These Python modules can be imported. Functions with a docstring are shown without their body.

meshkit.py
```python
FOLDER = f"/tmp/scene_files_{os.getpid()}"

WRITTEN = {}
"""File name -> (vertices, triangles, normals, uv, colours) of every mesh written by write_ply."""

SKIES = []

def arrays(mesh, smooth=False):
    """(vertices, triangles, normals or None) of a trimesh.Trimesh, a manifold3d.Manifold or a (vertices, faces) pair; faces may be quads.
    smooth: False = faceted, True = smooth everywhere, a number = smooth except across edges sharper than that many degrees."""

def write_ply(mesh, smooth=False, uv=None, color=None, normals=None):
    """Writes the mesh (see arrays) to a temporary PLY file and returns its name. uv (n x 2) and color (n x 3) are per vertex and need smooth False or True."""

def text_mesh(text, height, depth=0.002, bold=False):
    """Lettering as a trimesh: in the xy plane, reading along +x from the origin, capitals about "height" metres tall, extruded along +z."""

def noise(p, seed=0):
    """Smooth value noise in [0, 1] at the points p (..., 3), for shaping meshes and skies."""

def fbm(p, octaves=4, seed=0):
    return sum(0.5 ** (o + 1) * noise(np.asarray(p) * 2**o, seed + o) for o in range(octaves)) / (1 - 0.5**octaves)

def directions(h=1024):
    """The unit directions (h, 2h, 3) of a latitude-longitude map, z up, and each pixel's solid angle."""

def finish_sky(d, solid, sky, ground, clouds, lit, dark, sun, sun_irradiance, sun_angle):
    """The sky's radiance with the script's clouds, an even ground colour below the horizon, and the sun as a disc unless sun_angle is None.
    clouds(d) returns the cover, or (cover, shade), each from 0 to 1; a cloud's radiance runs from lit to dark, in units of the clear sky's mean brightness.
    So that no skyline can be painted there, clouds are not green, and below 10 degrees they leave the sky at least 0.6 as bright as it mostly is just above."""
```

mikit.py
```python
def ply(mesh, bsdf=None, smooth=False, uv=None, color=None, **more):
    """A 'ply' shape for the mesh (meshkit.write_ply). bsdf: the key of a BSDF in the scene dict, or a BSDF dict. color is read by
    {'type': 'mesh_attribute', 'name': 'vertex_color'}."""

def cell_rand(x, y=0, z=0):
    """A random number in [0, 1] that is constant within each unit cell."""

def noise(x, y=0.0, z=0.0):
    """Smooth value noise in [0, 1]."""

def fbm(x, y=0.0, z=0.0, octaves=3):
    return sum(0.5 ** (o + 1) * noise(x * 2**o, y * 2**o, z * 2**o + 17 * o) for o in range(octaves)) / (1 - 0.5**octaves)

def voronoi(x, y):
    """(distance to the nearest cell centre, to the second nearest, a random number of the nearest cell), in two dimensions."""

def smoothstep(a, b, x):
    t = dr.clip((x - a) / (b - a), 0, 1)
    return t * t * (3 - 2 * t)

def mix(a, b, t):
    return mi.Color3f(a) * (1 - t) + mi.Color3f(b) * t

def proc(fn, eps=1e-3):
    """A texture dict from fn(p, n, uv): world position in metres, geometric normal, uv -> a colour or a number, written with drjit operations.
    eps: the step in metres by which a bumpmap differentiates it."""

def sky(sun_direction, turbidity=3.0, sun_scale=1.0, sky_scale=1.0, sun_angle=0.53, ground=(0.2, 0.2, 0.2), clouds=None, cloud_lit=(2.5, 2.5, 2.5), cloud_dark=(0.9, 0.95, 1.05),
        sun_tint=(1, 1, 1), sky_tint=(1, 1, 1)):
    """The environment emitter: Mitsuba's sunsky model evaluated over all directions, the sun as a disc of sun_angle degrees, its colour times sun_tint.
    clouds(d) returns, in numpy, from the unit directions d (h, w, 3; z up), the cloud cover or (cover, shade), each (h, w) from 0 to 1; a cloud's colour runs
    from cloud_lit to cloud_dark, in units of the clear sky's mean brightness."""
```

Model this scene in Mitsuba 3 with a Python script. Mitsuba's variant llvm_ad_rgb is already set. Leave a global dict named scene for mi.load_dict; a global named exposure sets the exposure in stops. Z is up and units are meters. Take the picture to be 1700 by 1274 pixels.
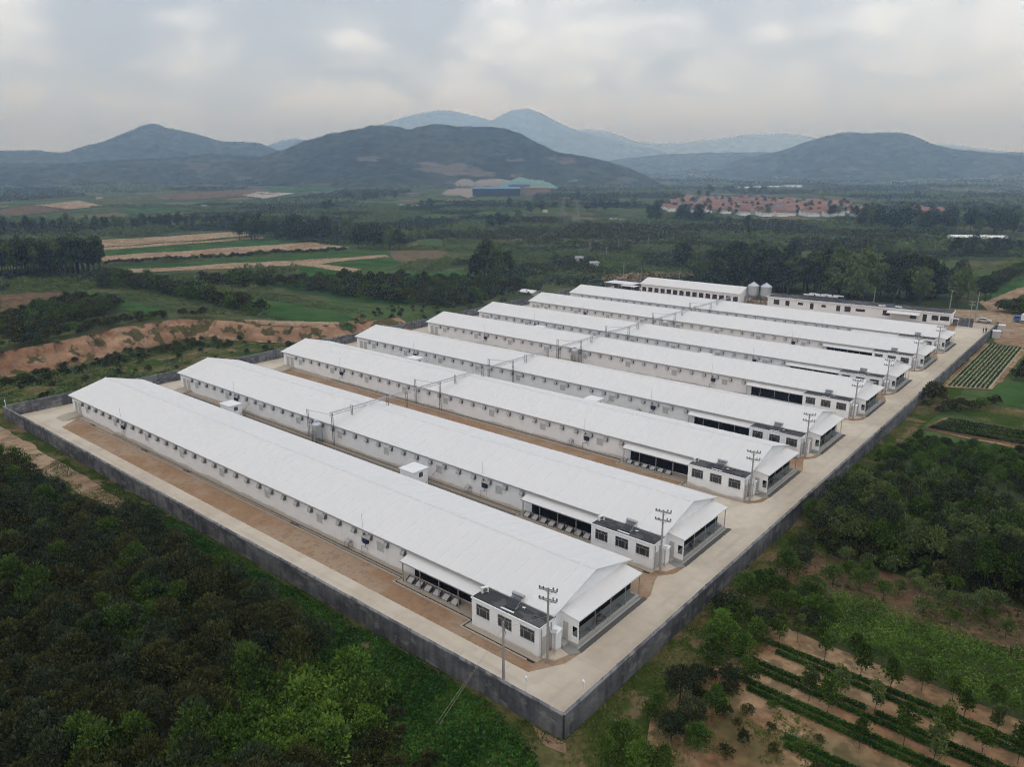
import math, random
import numpy as np, trimesh, shapely
import drjit as dr
import mitsuba as mi
import mikit, meshkit
from shapely.geometry import Polygon, LineString, Point
from trimesh.transformations import rotation_matrix

T = mi.ScalarTransform4f
scene, labels = {}, {}

# ------------------------------------------------------------------ camera, sky, exposure
EYE = np.array([31.535, -44.623, 47.373])
YAW, PITCH = math.radians(129.898), math.radians(15.827)
FWD = [math.cos(YAW) * math.cos(PITCH), math.sin(YAW) * math.cos(PITCH), -math.sin(PITCH)]
scene['camera'] = {'type': 'perspective', 'fov': 68.305, 'fov_axis': 'x', 'near_clip': 0.5, 'far_clip': 40000.0,
                   'to_world': T().look_at(origin=EYE.tolist(), target=(EYE + np.array(FWD)).tolist(), up=[0, 0, 1])}
scene['camera']['medium'] = {'type': 'ref', 'id': 'air'}
exposure = 1.25


def clouds(d):
    """An overcast sky: soft grey billows, brighter overhead and towards the east (right) where the layer is thin."""
    z = np.maximum(d[..., 2], 0.0)
    p = d * [1.0, 1.0, 1.9]
    warp = np.stack([meshkit.fbm(p * 5 + [0, 0, 5.5], 4, 2), meshkit.fbm(p * 5 + [0, 0, 9.5], 4, 3), meshkit.fbm(p * 5 + [4, 0, 2.5], 4, 7)], -1) - 0.5
    big = meshkit.fbm(p * 2.6 + warp * 0.35 + [4.4, 3.3, 0.0], 4, 4)
    q = p * 6.0 + warp * 0.9 + [3.7, 6.1, 2.2]
    puff = sum(0.5 ** (o + 1) * np.abs(2 * meshkit.noise(q * 2.0 ** o, 11 + o) - 1) for o in range(5)) * 1.15
    f = 0.56 * big + 0.44 * (1 - puff) - 0.08
    east = d[..., 0] * 0.80 + d[..., 1] * 0.60
    body = np.clip((f - 0.33) / 0.30, 0, 1)
    body = body * body * (3 - 2 * body)
    base = 0.34 - 0.30 * np.exp(-z / 0.13)
    amp = np.clip((z - 0.01) / 0.08, 0, 1) * 0.95
    return np.ones_like(z), np.clip(base + amp * (body - 0.50) - 0.16 * east, 0, 1)


scene['sky'] = mikit.sky((0.28, -0.55, 0.80), turbidity=4, sun_scale=0.115, sun_angle=24, clouds=clouds, sun_tint=(1.18, 1.0, 0.80),
                         cloud_lit=(4.80, 5.14, 5.62), cloud_dark=(1.70, 1.96, 2.38), ground=(0.08, 0.09, 0.06))
scene['air'] = {'type': 'homogeneous', 'albedo': {'type': 'rgb', 'value': [0.95, 0.98, 1.0]}, 'phase': {'type': 'hg', 'g': 0.62},
                'sigma_t': {'type': 'rgb', 'value': [1.4e-4, 1.9e-4, 2.75e-4]}}
scene['haze'] = {'type': 'cube', 'to_world': T().translate([0, 0, 420]).scale([17000, 17000, 432]),
                 'bsdf': {'type': 'null'}, 'interior': {'type': 'ref', 'id': 'air'}}
labels['haze'] = {'label': 'thin grey-blue haze lying over the whole valley', 'category': 'haze', 'kind': 'stuff'}

# ------------------------------------------------------------------ small helpers
rng = np.random.default_rng(7)
used = {}


def numbered(name):
    n = used.get(name, 0)
    used[name] = n + 1
    return name if n == 0 else f'{name}_{n:03d}'


def tag(k, label=None, cat=None, group=None, kind=None):
    e = {}
    if label: e['label'] = label
    if cat: e['category'] = cat
    if group: e['group'] = group
    if kind: e['kind'] = kind
    labels[k] = e
    return k


def thing(name, label, cat, group=None):
    return tag(numbered(name), label, cat, group)


def part(parent, name, shape, tw=None, label=None):
    """One entry under parent; shape is a ply dict."""
    k = numbered(f'{parent}__{name}')
    scene[k] = shape if tw is None else {**shape, 'to_world': tw}
    if label: labels[k] = {'label': label}
    return k


def single(name, shape, label, cat=None, group=None, kind=None, tw=None):
    k = numbered(name)
    scene[k] = shape if tw is None else {**shape, 'to_world': tw}
    return tag(k, label, cat, group, kind)


def stuffpart(parent, name, shape, tw=None):
    k = part(parent, name, shape, tw)
    labels[k] = {'kind': 'stuff'}
    return k


def at(x=0, y=0, z=0, rz=0, s=1.0):
    return T().translate([float(x), float(y), float(z)]).rotate([0, 0, 1], float(rz)).scale(s if isinstance(s, (list, tuple)) else float(s))


def cat(*ms):
    ms = [m for m in ms if m is not None]
    return ms[0] if len(ms) == 1 else trimesh.util.concatenate(ms)


def box(x0, x1, y0, y1, z0, z1):
    m = trimesh.creation.box([x1 - x0, y1 - y0, z1 - z0])
    m.apply_translation([(x0 + x1) / 2, (y0 + y1) / 2, (z0 + z1) / 2])
    return m


def tube(p, q, r, n=6, r2=None):
    p, q = np.asarray(p, float), np.asarray(q, float)
    d = q - p
    L = np.linalg.norm(d)
    d = d / L
    a = np.cross(d, [0, 0, 1.0] if abs(d[2]) < 0.9 else [1.0, 0, 0])
    a /= np.linalg.norm(a)
    b = np.cross(d, a)
    t = np.arange(n) * 2 * np.pi / n
    ring = np.cos(t)[:, None] * a + np.sin(t)[:, None] * b
    v = np.vstack([p + ring * r, q + ring * (r if r2 is None else r2), [p], [q]])
    i = np.arange(n)
    j = (i + 1) % n
    f = np.vstack([np.stack([i, j, j + n], 1), np.stack([i, j + n, i + n], 1), np.stack([j, i, i * 0 + 2 * n], 1), np.stack([i + n, j + n, i * 0 + 2 * n + 1], 1)])
    return trimesh.Trimesh(v, f[:, ::-1] if np.dot(np.cross(a, b), d) < 0 else f, process=False)


def path_tube(pts, r, n=5):
    return cat(*[tube(a, b, r, n) for a, b in zip(pts[:-1], pts[1:])])


def prism_x(prof, x0, x1):
    """A (y, z) outline pushed along x."""
    m = trimesh.creation.extrude_polygon(Polygon(prof), x1 - x0, engine='earcut')
    v = m.vertices
    m.vertices = np.stack([v[:, 2] + x0, v[:, 0], v[:, 1]], 1)
    return m


def prism_y(prof, y0, y1):
    m = trimesh.creation.extrude_polygon(Polygon(prof), y1 - y0, engine='earcut')
    v = m.vertices.copy()
    m.vertices = np.stack([v[:, 0], y1 - v[:, 2], v[:, 1]], 1)
    return m


def prism_z(poly, z0, z1):
    m = trimesh.creation.extrude_polygon(poly if isinstance(poly, Polygon) else Polygon(poly), z1 - z0, engine='earcut')
    m.apply_translation([0, 0, z0])
    return m


def lathe(prof, n=24, at_=(0, 0, 0)):
    m = trimesh.creation.revolve(np.array(prof, float), sections=n)
    m.apply_translation(at_)
    return m


def turn(m, deg, axis=(0, 0, 1), c=(0, 0, 0)):
    m = m.copy()
    m.apply_transform(rotation_matrix(math.radians(deg), axis, c))
    return m


def moved(m, x=0, y=0, z=0):
    m = m.copy()
    m.apply_translation([x, y, z])
    return m


# ------------------------------------------------------------------ materials
N, F, SS, MX = mikit.noise, mikit.fbm, mikit.smoothstep, mikit.mix


def rgb(name, c):
    scene[name] = {'type': 'twosided', 'bsdf': {'type': 'diffuse', 'reflectance': {'type': 'rgb', 'value': list(c)}}}
    return name


def pdiff(name, fn):
    scene[name] = {'type': 'twosided', 'bsdf': {'type': 'diffuse', 'reflectance': mikit.proc(fn)}}
    return name


def gloss(name, c, rough=0.35, metal=0.0):
    scene[name] = {'type': 'twosided', 'bsdf': {'type': 'principled', 'base_color': {'type': 'rgb', 'value': list(c)} if not callable(c) else mikit.proc(c),
                                                'roughness': rough, 'metallic': metal, 'specular': 0.5}}
    return name


def f_roof(p, n, uv):
    sheet = mikit.cell_rand(dr.floor(p.x / 1.897), dr.floor(p.y / 7.6))
    streak = F(p.x * 1.7, p.y * 0.12, 0, 3)
    blot = F(p.x * 0.11, p.y * 0.11, 3, 3)
    k = 0.995 + 0.006 * sheet - 0.004 * streak - 0.02 * SS(0.5, 0.8, blot)
    return mi.Color3f(0.718, 0.706, 0.690) * k


def f_wall(p, n, uv):
    g = F(p.x * 0.6, p.y * 0.6, p.z * 1.3, 3)
    edge = 0.42 + 0.8 * (F(p.x * 0.35, p.y * 0.35, 0, 4) - 0.42)
    mud = SS(edge, edge - 0.42, p.z) * 0.6
    fine = N(p.x * 5, p.y * 5, p.z * 5)
    c = mi.Color3f(0.865, 0.875, 0.885) * (0.95 + 0.08 * g)
    drip = SS(0.62, 0.82, F(p.x * 2.6 + p.y * 2.6, p.z * 0.22, 5, 3)) * 0.06
    return MX(c * (1 - drip), mi.Color3f(0.42, 0.31, 0.21) * (0.8 + 0.4 * fine), mud)


def f_concrete(p, n, uv):
    g = F(p.x * 0.13, p.y * 0.13, 0, 4)
    h = F(p.x * 1.4, p.y * 1.4, 7, 3)
    jx = dr.abs(p.x / 5.0 - dr.round(p.x / 5.0)) * 5.0
    jy = dr.abs(p.y / 5.0 - dr.round(p.y / 5.0)) * 5.0
    joint = dr.select(dr.select(p.x < -6.3, jx, jy) < 0.04, 0.90, 1.0)
    stain = SS(0.52, 0.72, F(p.x * 0.45, p.y * 0.45, 2, 5))
    lane = dr.select(p.x > -6.5, dr.abs(dr.abs(p.x + 2.9) - 0.85), dr.select(p.y < 5, dr.abs(dr.abs(p.y - 2.5) - 0.85), 9.0))
    stain = dr.maximum(stain, SS(0.55, 0.0, lane) * (0.25 + 0.9 * SS(0.35, 0.65, F(p.x * 0.2, p.y * 0.2, 21, 4))))
    c = MX(mi.Color3f(0.62, 0.545, 0.44), mi.Color3f(0.55, 0.47, 0.37), SS(0.35, 0.65, g))
    return MX(c * (0.93 + 0.13 * h), mi.Color3f(0.44, 0.38, 0.30), stain * 0.35) * joint


def f_dirt(p, n, uv):
    g = F(p.x * 0.22, p.y * 0.22, 1, 4)
    h = F(p.x * 1.6, p.y * 1.6, 4, 4)
    c = MX(mi.Color3f(0.39, 0.28, 0.195), mi.Color3f(0.34, 0.215, 0.13), SS(0.35, 0.65, g))
    clod = SS(0.52, 0.70, h)
    return MX(c * (0.8 + 0.4 * h), mi.Color3f(0.20, 0.135, 0.09), clod * 0.5)


def f_block(p, n, uv):
    s = p.x + p.y
    g = F(s * 0.25, p.z * 0.5, 0, 4)
    streak = F(s * 1.8, p.z * 0.25, 3, 4)
    fine = F(s * 6, p.z * 6, 5, 2)
    c = MX(mi.Color3f(0.080, 0.081, 0.092), mi.Color3f(0.18, 0.18, 0.186), SS(0.30, 0.70, 0.55 * g + 0.45 * streak))
    pale = SS(0.56, 0.72, F(s * 0.9, p.z * 1.5, 9, 4)) * 0.45
    rim = SS(2.0, 2.42, p.z) * SS(0.42, 0.62, F(s * 1.5, p.z * 2, 12, 3)) * 0.5
    return MX(c * (0.8 + 0.4 * fine), mi.Color3f(0.30, 0.295, 0.28), dr.maximum(pale, rim))


def f_bitumen(p, n, uv):
    a = F(p.x * 0.5, p.y * 0.9, 0, 4)
    b = N(p.x * 9, p.y * 9)
    return MX(mi.Color3f(0.105, 0.105, 0.105), mi.Color3f(0.062, 0.062, 0.064), SS(0.49, 0.53, a)) * (0.9 + 0.2 * b)


def f_ground(p, n, uv):
    u, v = p.x * 0.83 - p.y * 0.56, p.x * 0.56 + p.y * 0.83
    d1, d2, which = mikit.voronoi(u / 95 + 0.2 * F(u / 60, v / 60, 0, 2), v / 38)
    g = F(p.x / 17, p.y / 17, 0, 4)
    h = F(p.x / 2.2, p.y / 2.2, 3, 3)
    c = MX(mi.Color3f(0.046, 0.060, 0.028), mi.Color3f(0.088, 0.098, 0.044), SS(0.35, 0.65, g))
    c = MX(c, mi.Color3f(0.066, 0.105, 0.036), dr.select(which > 0.70, 0.8, 0.0))
    c = MX(c, mi.Color3f(0.165, 0.120, 0.080), dr.select(which < 0.10, 0.75, 0.0))
    return c * (0.65 + 0.7 * h)


def f_soil(p, n, uv):
    g = F(p.x * 0.3, p.y * 0.3, 1, 4)
    h = F(p.x * 2.3, p.y * 2.3, 4, 3)
    c = MX(mi.Color3f(0.17, 0.105, 0.065), mi.Color3f(0.115, 0.078, 0.048), SS(0.35, 0.65, g))
    green = SS(0.52, 0.66, F(p.x * 0.8, p.y * 0.8, 8, 4))
    return MX(c * (0.7 + 0.6 * h), mi.Color3f(0.045, 0.058, 0.024), green * 0.55)


def f_tan(p, n, uv):
    g = F(p.x * 0.09, p.y * 0.09, 1, 4)
    h = F(p.x * 1.1, p.y * 1.1, 4, 4)
    c = MX(mi.Color3f(0.36, 0.262, 0.175), mi.Color3f(0.28, 0.185, 0.118), SS(0.35, 0.65, g))
    trash = SS(0.50, 0.68, F(p.x * 0.7, p.y * 0.7, 14, 5))
    return MX(c * (0.62 + 0.76 * h), mi.Color3f(0.115, 0.085, 0.045), trash * 0.45)


def f_field(p, n, uv):
    g = F(p.x * 0.16, p.y * 0.16, 1, 4)
    h = F(p.x * 1.6, p.y * 1.6, 4, 5)
    c = MX(mi.Color3f(0.34, 0.225, 0.132), mi.Color3f(0.25, 0.142, 0.078), SS(0.35, 0.65, g))
    trash = SS(0.50, 0.64, F(p.x * 0.9, p.y * 0.9, 14, 5))
    low = SS(17.0, 13.0, p.y + 3 * (g - 0.5)) * SS(0.42, 0.58, F(p.x * 0.35, p.y * 0.35, 31, 4))
    return MX(MX(c * (0.5 + 1.0 * h), mi.Color3f(0.10, 0.085, 0.042), trash * 0.5), mi.Color3f(0.075, 0.075, 0.030) * (0.6 + 0.8 * h), low * 0.6)


def f_grass(p, n, uv):
    g = F(p.x * 0.25, p.y * 0.25, 1, 4)
    h = F(p.x * 3, p.y * 3, 4, 3)
    c = MX(mi.Color3f(0.045, 0.070, 0.016), mi.Color3f(0.105, 0.098, 0.040), SS(0.42, 0.66, g))
    bare = SS(0.60, 0.72, F(p.x * 0.35, p.y * 0.35, 9, 4))
    return MX(c * (0.6 + 0.8 * h), mi.Color3f(0.22, 0.15, 0.09), bare * 0.7)


def f_crop(p, n, uv):
    g = F(p.x * 0.12, p.y * 0.12, 1, 4)
    row = 0.5 + 0.5 * dr.sin((p.x * 0.83 - p.y * 0.56) * 6.2832 / 1.4)
    h = F(p.x * 1.5, p.y * 1.5, 4, 3)
    return MX(mi.Color3f(0.034, 0.078, 0.022), mi.Color3f(0.060, 0.110, 0.034), SS(0.3, 0.7, g)) * (0.72 + 0.35 * h + 0.14 * row)


def f_cliff(p, n, uv):
    g = F(p.x * 0.15, p.y * 0.15, p.z * 0.5, 4)
    v = F(p.x * 1.3, p.y * 1.3, p.z * 0.2, 5)
    c = MX(mi.Color3f(0.42, 0.27, 0.175), mi.Color3f(0.24, 0.130, 0.078), SS(0.35, 0.65, 0.5 * g + 0.5 * v))
    green = SS(0.52, 0.60, F(p.x * 0.35, p.y * 0.35, p.z * 0.4 + 4, 5))
    return MX(c * (0.05 + 1.8 * v), mi.Color3f(0.055, 0.066, 0.026) * (0.6 + 0.8 * v), green * 0.85)


def f_hill(p, n, uv):
    g = F(p.x / 160, p.y / 160, p.z / 90, 4)
    h = F(p.x / 22, p.y / 22, p.z / 12, 3)
    c = MX(mi.Color3f(0.022, 0.030, 0.018), mi.Color3f(0.042, 0.050, 0.028), SS(0.3, 0.7, g))
    quarry = dr.select((p.x > -1560) & (p.x < -1150) & (p.y > 1200) & (p.y < 1800), 1.0, 0.0)
    scar = SS(0.64 - 0.07 * quarry, 0.72 - 0.06 * quarry, F(p.x / 90, p.y / 90, p.z / 25 + 11, 4)) * SS(100, 60, p.z) * (0.2 + 0.35 * quarry)
    return MX(c * (0.6 + 0.8 * h), mi.Color3f(0.20, 0.15, 0.11), scar)


def leafmat(name, a, b, c):
    def fn(p, n, uv):
        g = F(p.x * 0.35, p.y * 0.35, p.z * 0.35, 3)
        h = mikit.cell_rand(dr.floor(p.x * 3.1), dr.floor(p.y * 3.1), dr.floor(p.z * 3.1))
        col = MX(MX(a, b, SS(0.32, 0.66, g)), c, SS(0.72, 1.0, h) * 0.75)
        return col * (1.20 + 0.75 * N(p.x * 1.3, p.y * 1.3, p.z * 1.3))
    return pdiff(name, fn)


def f_bark(p, n, uv):
    return mi.Color3f(0.062, 0.052, 0.042) * (0.6 + 0.8 * F(p.x * 4, p.y * 4, p.z * 1.2, 3))


pdiff('m_roof', f_roof); pdiff('m_wall', f_wall); pdiff('m_concrete', f_concrete); pdiff('m_dirt', f_dirt)
pdiff('m_block', f_block); pdiff('m_bitumen', f_bitumen); pdiff('m_ground', f_ground); pdiff('m_soil', f_soil)
pdiff('m_tan', f_tan); pdiff('m_grass', f_grass); pdiff('m_crop', f_crop); pdiff('m_cliff', f_cliff); pdiff('m_hill', f_hill); pdiff('m_field', f_field); pdiff('m_bark', f_bark)
leafmat('l_olive', (0.023, 0.025, 0.011), (0.044, 0.046, 0.017), (0.086, 0.088, 0.032))
leafmat('l_dark', (0.019, 0.026, 0.014), (0.035, 0.045, 0.022), (0.062, 0.074, 0.038))
leafmat('l_green', (0.024, 0.044, 0.010), (0.048, 0.080, 0.016), (0.088, 0.122, 0.026))
leafmat('l_bright', (0.030, 0.062, 0.012), (0.064, 0.115, 0.020), (0.115, 0.165, 0.036))
leafmat('l_lime', (0.036, 0.074, 0.012), (0.074, 0.128, 0.020), (0.135, 0.185, 0.040))
leafmat('l_plain', (0.044, 0.064, 0.024), (0.082, 0.108, 0.036), (0.12, 0.14, 0.052))
leafmat('l_vine', (0.013, 0.038, 0.008), (0.026, 0.066, 0.012), (0.052, 0.105, 0.020))
leafmat('l_straw', (0.070, 0.078, 0.020), (0.115, 0.105, 0.036), (0.16, 0.15, 0.06))
rgb('m_apron', (0.42, 0.37, 0.30)); rgb('m_kerb', (0.50, 0.43, 0.35)); rgb('m_drain', (0.045, 0.040, 0.036)); rgb('m_black', (0.012, 0.012, 0.013))
rgb('m_plinth', (0.42, 0.42, 0.40)); rgb('m_pool', (0.20, 0.215, 0.21)); rgb('m_pole', (0.33, 0.32, 0.30)); rgb('m_white', (0.78, 0.78, 0.77))
rgb('m_inlet', (0.47, 0.475, 0.48)); rgb('m_greydoor', (0.48, 0.47, 0.45)); rgb('m_cap', (0.70, 0.70, 0.70)); rgb('m_frame', (0.27, 0.27, 0.275)); rgb('m_iron', (0.10, 0.10, 0.105))
rgb('m_fan', (0.46, 0.46, 0.46)); rgb('m_fandark', (0.16, 0.16, 0.16)); rgb('m_blue', (0.035, 0.045, 0.085)); rgb('m_rust', (0.16, 0.11, 0.08)); rgb('m_tar', (0.13, 0.125, 0.12))
rgb('m_lid', (0.50, 0.51, 0.52)); rgb('m_wood', (0.30, 0.22, 0.15)); rgb('m_redroof', (0.26, 0.150, 0.120)); rgb('m_redroof2', (0.19, 0.122, 0.102)); rgb('m_navy', (0.035, 0.045, 0.075)); rgb('m_cream', (0.50, 0.46, 0.38))
rgb('m_blueroof', (0.14, 0.23, 0.36)); rgb('m_net', (0.17, 0.28, 0.25)); rgb('m_rubble', (0.27, 0.23, 0.19)); rgb('m_film', (0.38, 0.335, 0.27)); rgb('m_skin', (0.35, 0.22, 0.16))
gloss('m_glass', (0.030, 0.032, 0.035), 0.10); gloss('m_galv', (0.52, 0.54, 0.56), 0.38, 0.6); gloss('m_paintsilver', (0.50, 0.51, 0.53), 0.3, 0.3); gloss('m_steel', (0.42, 0.42, 0.43), 0.35, 0.7)
gloss('m_tubes', (0.05, 0.05, 0.06), 0.2); gloss('m_paintblue', (0.05, 0.13, 0.38), 0.3); rgb('m_gap', (0.19, 0.17, 0.14)); rgb('m_concgrey', (0.30, 0.30, 0.28)); rgb('m_terracotta', (0.30, 0.195, 0.15))


def P(m, mat, smooth=False):
    return mikit.ply(m, mat, smooth=smooth)

# ------------------------------------------------------------------ terrain heights
def sstep(a, b, x):
    t = np.clip((np.asarray(x, float) - a) / (b - a), 0, 1)
    return t * t * (3 - 2 * t)


CY = [-120, -40, 0, 11, 25, 43, 58, 66, 72, 78, 90, 110, 160]
CX = [-152, -160, -171, -174, -175, -181, -180, -174, -161, -149, -143, -141, -140]


def cliff_x(y):
    return np.interp(y, CY, CX)


def cliff_h(y):
    return np.interp(y, [-120, 0, 60, 80, 100, 140, 200, 330], [4.8, 5.1, 5.6, 4.4, 3.5, 2.3, 1.2, 0.0])


def h_ground(x, y):
    x, y = np.asarray(x, float), np.asarray(y, float)
    r = np.hypot(x - EYE[0], y - EYE[1])
    p = np.stack([x / 900, y / 900, x * 0], -1)
    far = sstep(700, 4200, r)
    roll = (meshkit.fbm(p, 4, 21) - 0.42) * 95 * far
    near = (meshkit.fbm(np.stack([x / 30, y / 30, x * 0], -1), 3, 5) - 0.5) * 0.10
    return -0.17 + np.maximum(roll, -4 * far) + near * sstep(232, 300, np.hypot(x + 68, (y - 115) * 0.6))


def h_terrace(x, y):
    d = cliff_x(y) - np.asarray(x, float)
    w = 1 - 0.66 * sstep(-235, -430, x)
    p = np.stack([np.asarray(x) / 22, np.asarray(y) / 22, np.asarray(x) * 0], -1)
    lump = (meshkit.fbm(p, 3, 9) - 0.5) * 1.3
    return (cliff_h(y) * w + lump) * sstep(2.6, 4.6, d) * sstep(-800, -600, x) * sstep(340, 260, y) - 0.6 * (1 - sstep(0, 5, d))


def h(x, y):
    x, y = np.asarray(x, float), np.asarray(y, float)
    return np.where((x < -138) & (x > -800) & (y < 340), np.maximum(h_ground(x, y), h_terrace(x, y)), h_ground(x, y))


def grid_mesh(X, Y, Z):
    n, m = X.shape
    i = np.arange(n * m).reshape(n, m)
    a, b, c, d = i[:-1, :-1].ravel(), i[1:, :-1].ravel(), i[1:, 1:].ravel(), i[:-1, 1:].ravel()
    return trimesh.Trimesh(np.stack([X.ravel(), Y.ravel(), Z.ravel()], 1), np.vstack([np.stack([a, b, c], 1), np.stack([a, c, d], 1)]), process=False)


# the ground: one sheet out to 16 km
rr = np.concatenate([[0], np.geomspace(12, 16000, 210)])
aa = np.linspace(0, 2 * np.pi, 361)
RR, AA = np.meshgrid(rr, aa, indexing='ij')
GX, GY = EYE[0] + RR * np.cos(AA), EYE[1] + RR * np.sin(AA)
single('ground', P(grid_mesh(GX, GY, h_ground(GX, GY)), 'm_ground', True), 'dark green valley floor around the farm', kind='structure')

tx, ty = np.meshgrid(np.arange(-800, -136, 2.5), np.arange(-120, 341, 2.5), indexing='ij')
tm = grid_mesh(tx, ty, h_terrace(tx, ty))
keep = (tm.vertices[tm.faces][:, :, 2] > -0.5).any(1)
tm.update_faces(keep)
single('terrace', P(tm, 'm_ground', True), 'raised farmland above the earth cliff', kind='structure')

# the cut earth bank left of the compound
yy, tt = np.meshgrid(np.arange(-120, 112, 0.45), np.linspace(0, 1, 26), indexing='ij')
H0 = h_terrace(cliff_x(yy) - 4.2, yy) + 0.15
gul = meshkit.fbm(np.stack([yy / 3.2, tt * 1.2, yy * 0], -1), 4, 31) - 0.5
gul2 = meshkit.fbm(np.stack([yy / 9, tt * 0, yy * 0], -1), 3, 37) - 0.5
rill = 1 - 2 * np.abs(meshkit.fbm(np.stack([yy / 2.1 + 0.6 * gul, tt * 0.5, yy * 0], -1), 3, 41) - 0.5)
shape_t = np.clip(tt, 0, 1)
cxm = cliff_x(yy) - 3.6 + 7.0 * shape_t ** 1.35 + (gul * 4.0 + gul2 * 7.5 + (rill - .7) * 3.4) * np.sin(np.pi * np.clip(tt, 0.0, 1)) ** 0.6
czm = H0 * (1 - shape_t ** 1.5) ** 1.1 - 0.35 * shape_t + (gul * 1.2 + (rill - .7) * 0.8) * np.sin(np.pi * tt)
single('earth_cliff', P(grid_mesh(cxm, yy, czm), 'm_cliff', 40), 'eroded red-brown earth bank left of the compound', kind='structure')


def sheet(poly, dz, step=6.0, hz=None):
    """A ground patch laid over the terrain."""
    poly = poly if isinstance(poly, Polygon) else Polygon(poly)
    v, f = trimesh.creation.triangulate_polygon(poly.segmentize(step), engine='earcut')
    v = np.column_stack([v, np.zeros(len(v))])
    v, f = trimesh.remesh.subdivide_to_size(v, f, step, max_iter=12)
    m = trimesh.Trimesh(v, f, process=True)
    m.merge_vertices()
    if m.face_normals[:, 2].sum() < 0:
        m.invert()
    x, y = m.vertices[:, 0], m.vertices[:, 1]
    m.vertices[:, 2] = (h(x, y) if hz is None else hz) + dz
    return m


def wobble(poly, amp=0.6, step=2.0, seed=1):
    """A polygon whose edges wander a little."""
    c = np.array(Polygon(poly).segmentize(step).exterior.coords)[:-1]
    n1 = meshkit.fbm(np.column_stack([c[:, 0] / 4, c[:, 1] / 4, c[:, 0] * 0 + seed]), 3, seed) - 0.5
    n2 = meshkit.fbm(np.column_stack([c[:, 0] / 4, c[:, 1] / 4, c[:, 0] * 0 + seed + 9]), 3, seed + 5) - 0.5
    g = Polygon(c + 2 * amp * np.column_stack([n1, n2])).buffer(0)
    return max(getattr(g, 'geoms', [g]), key=lambda q: q.area)


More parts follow.
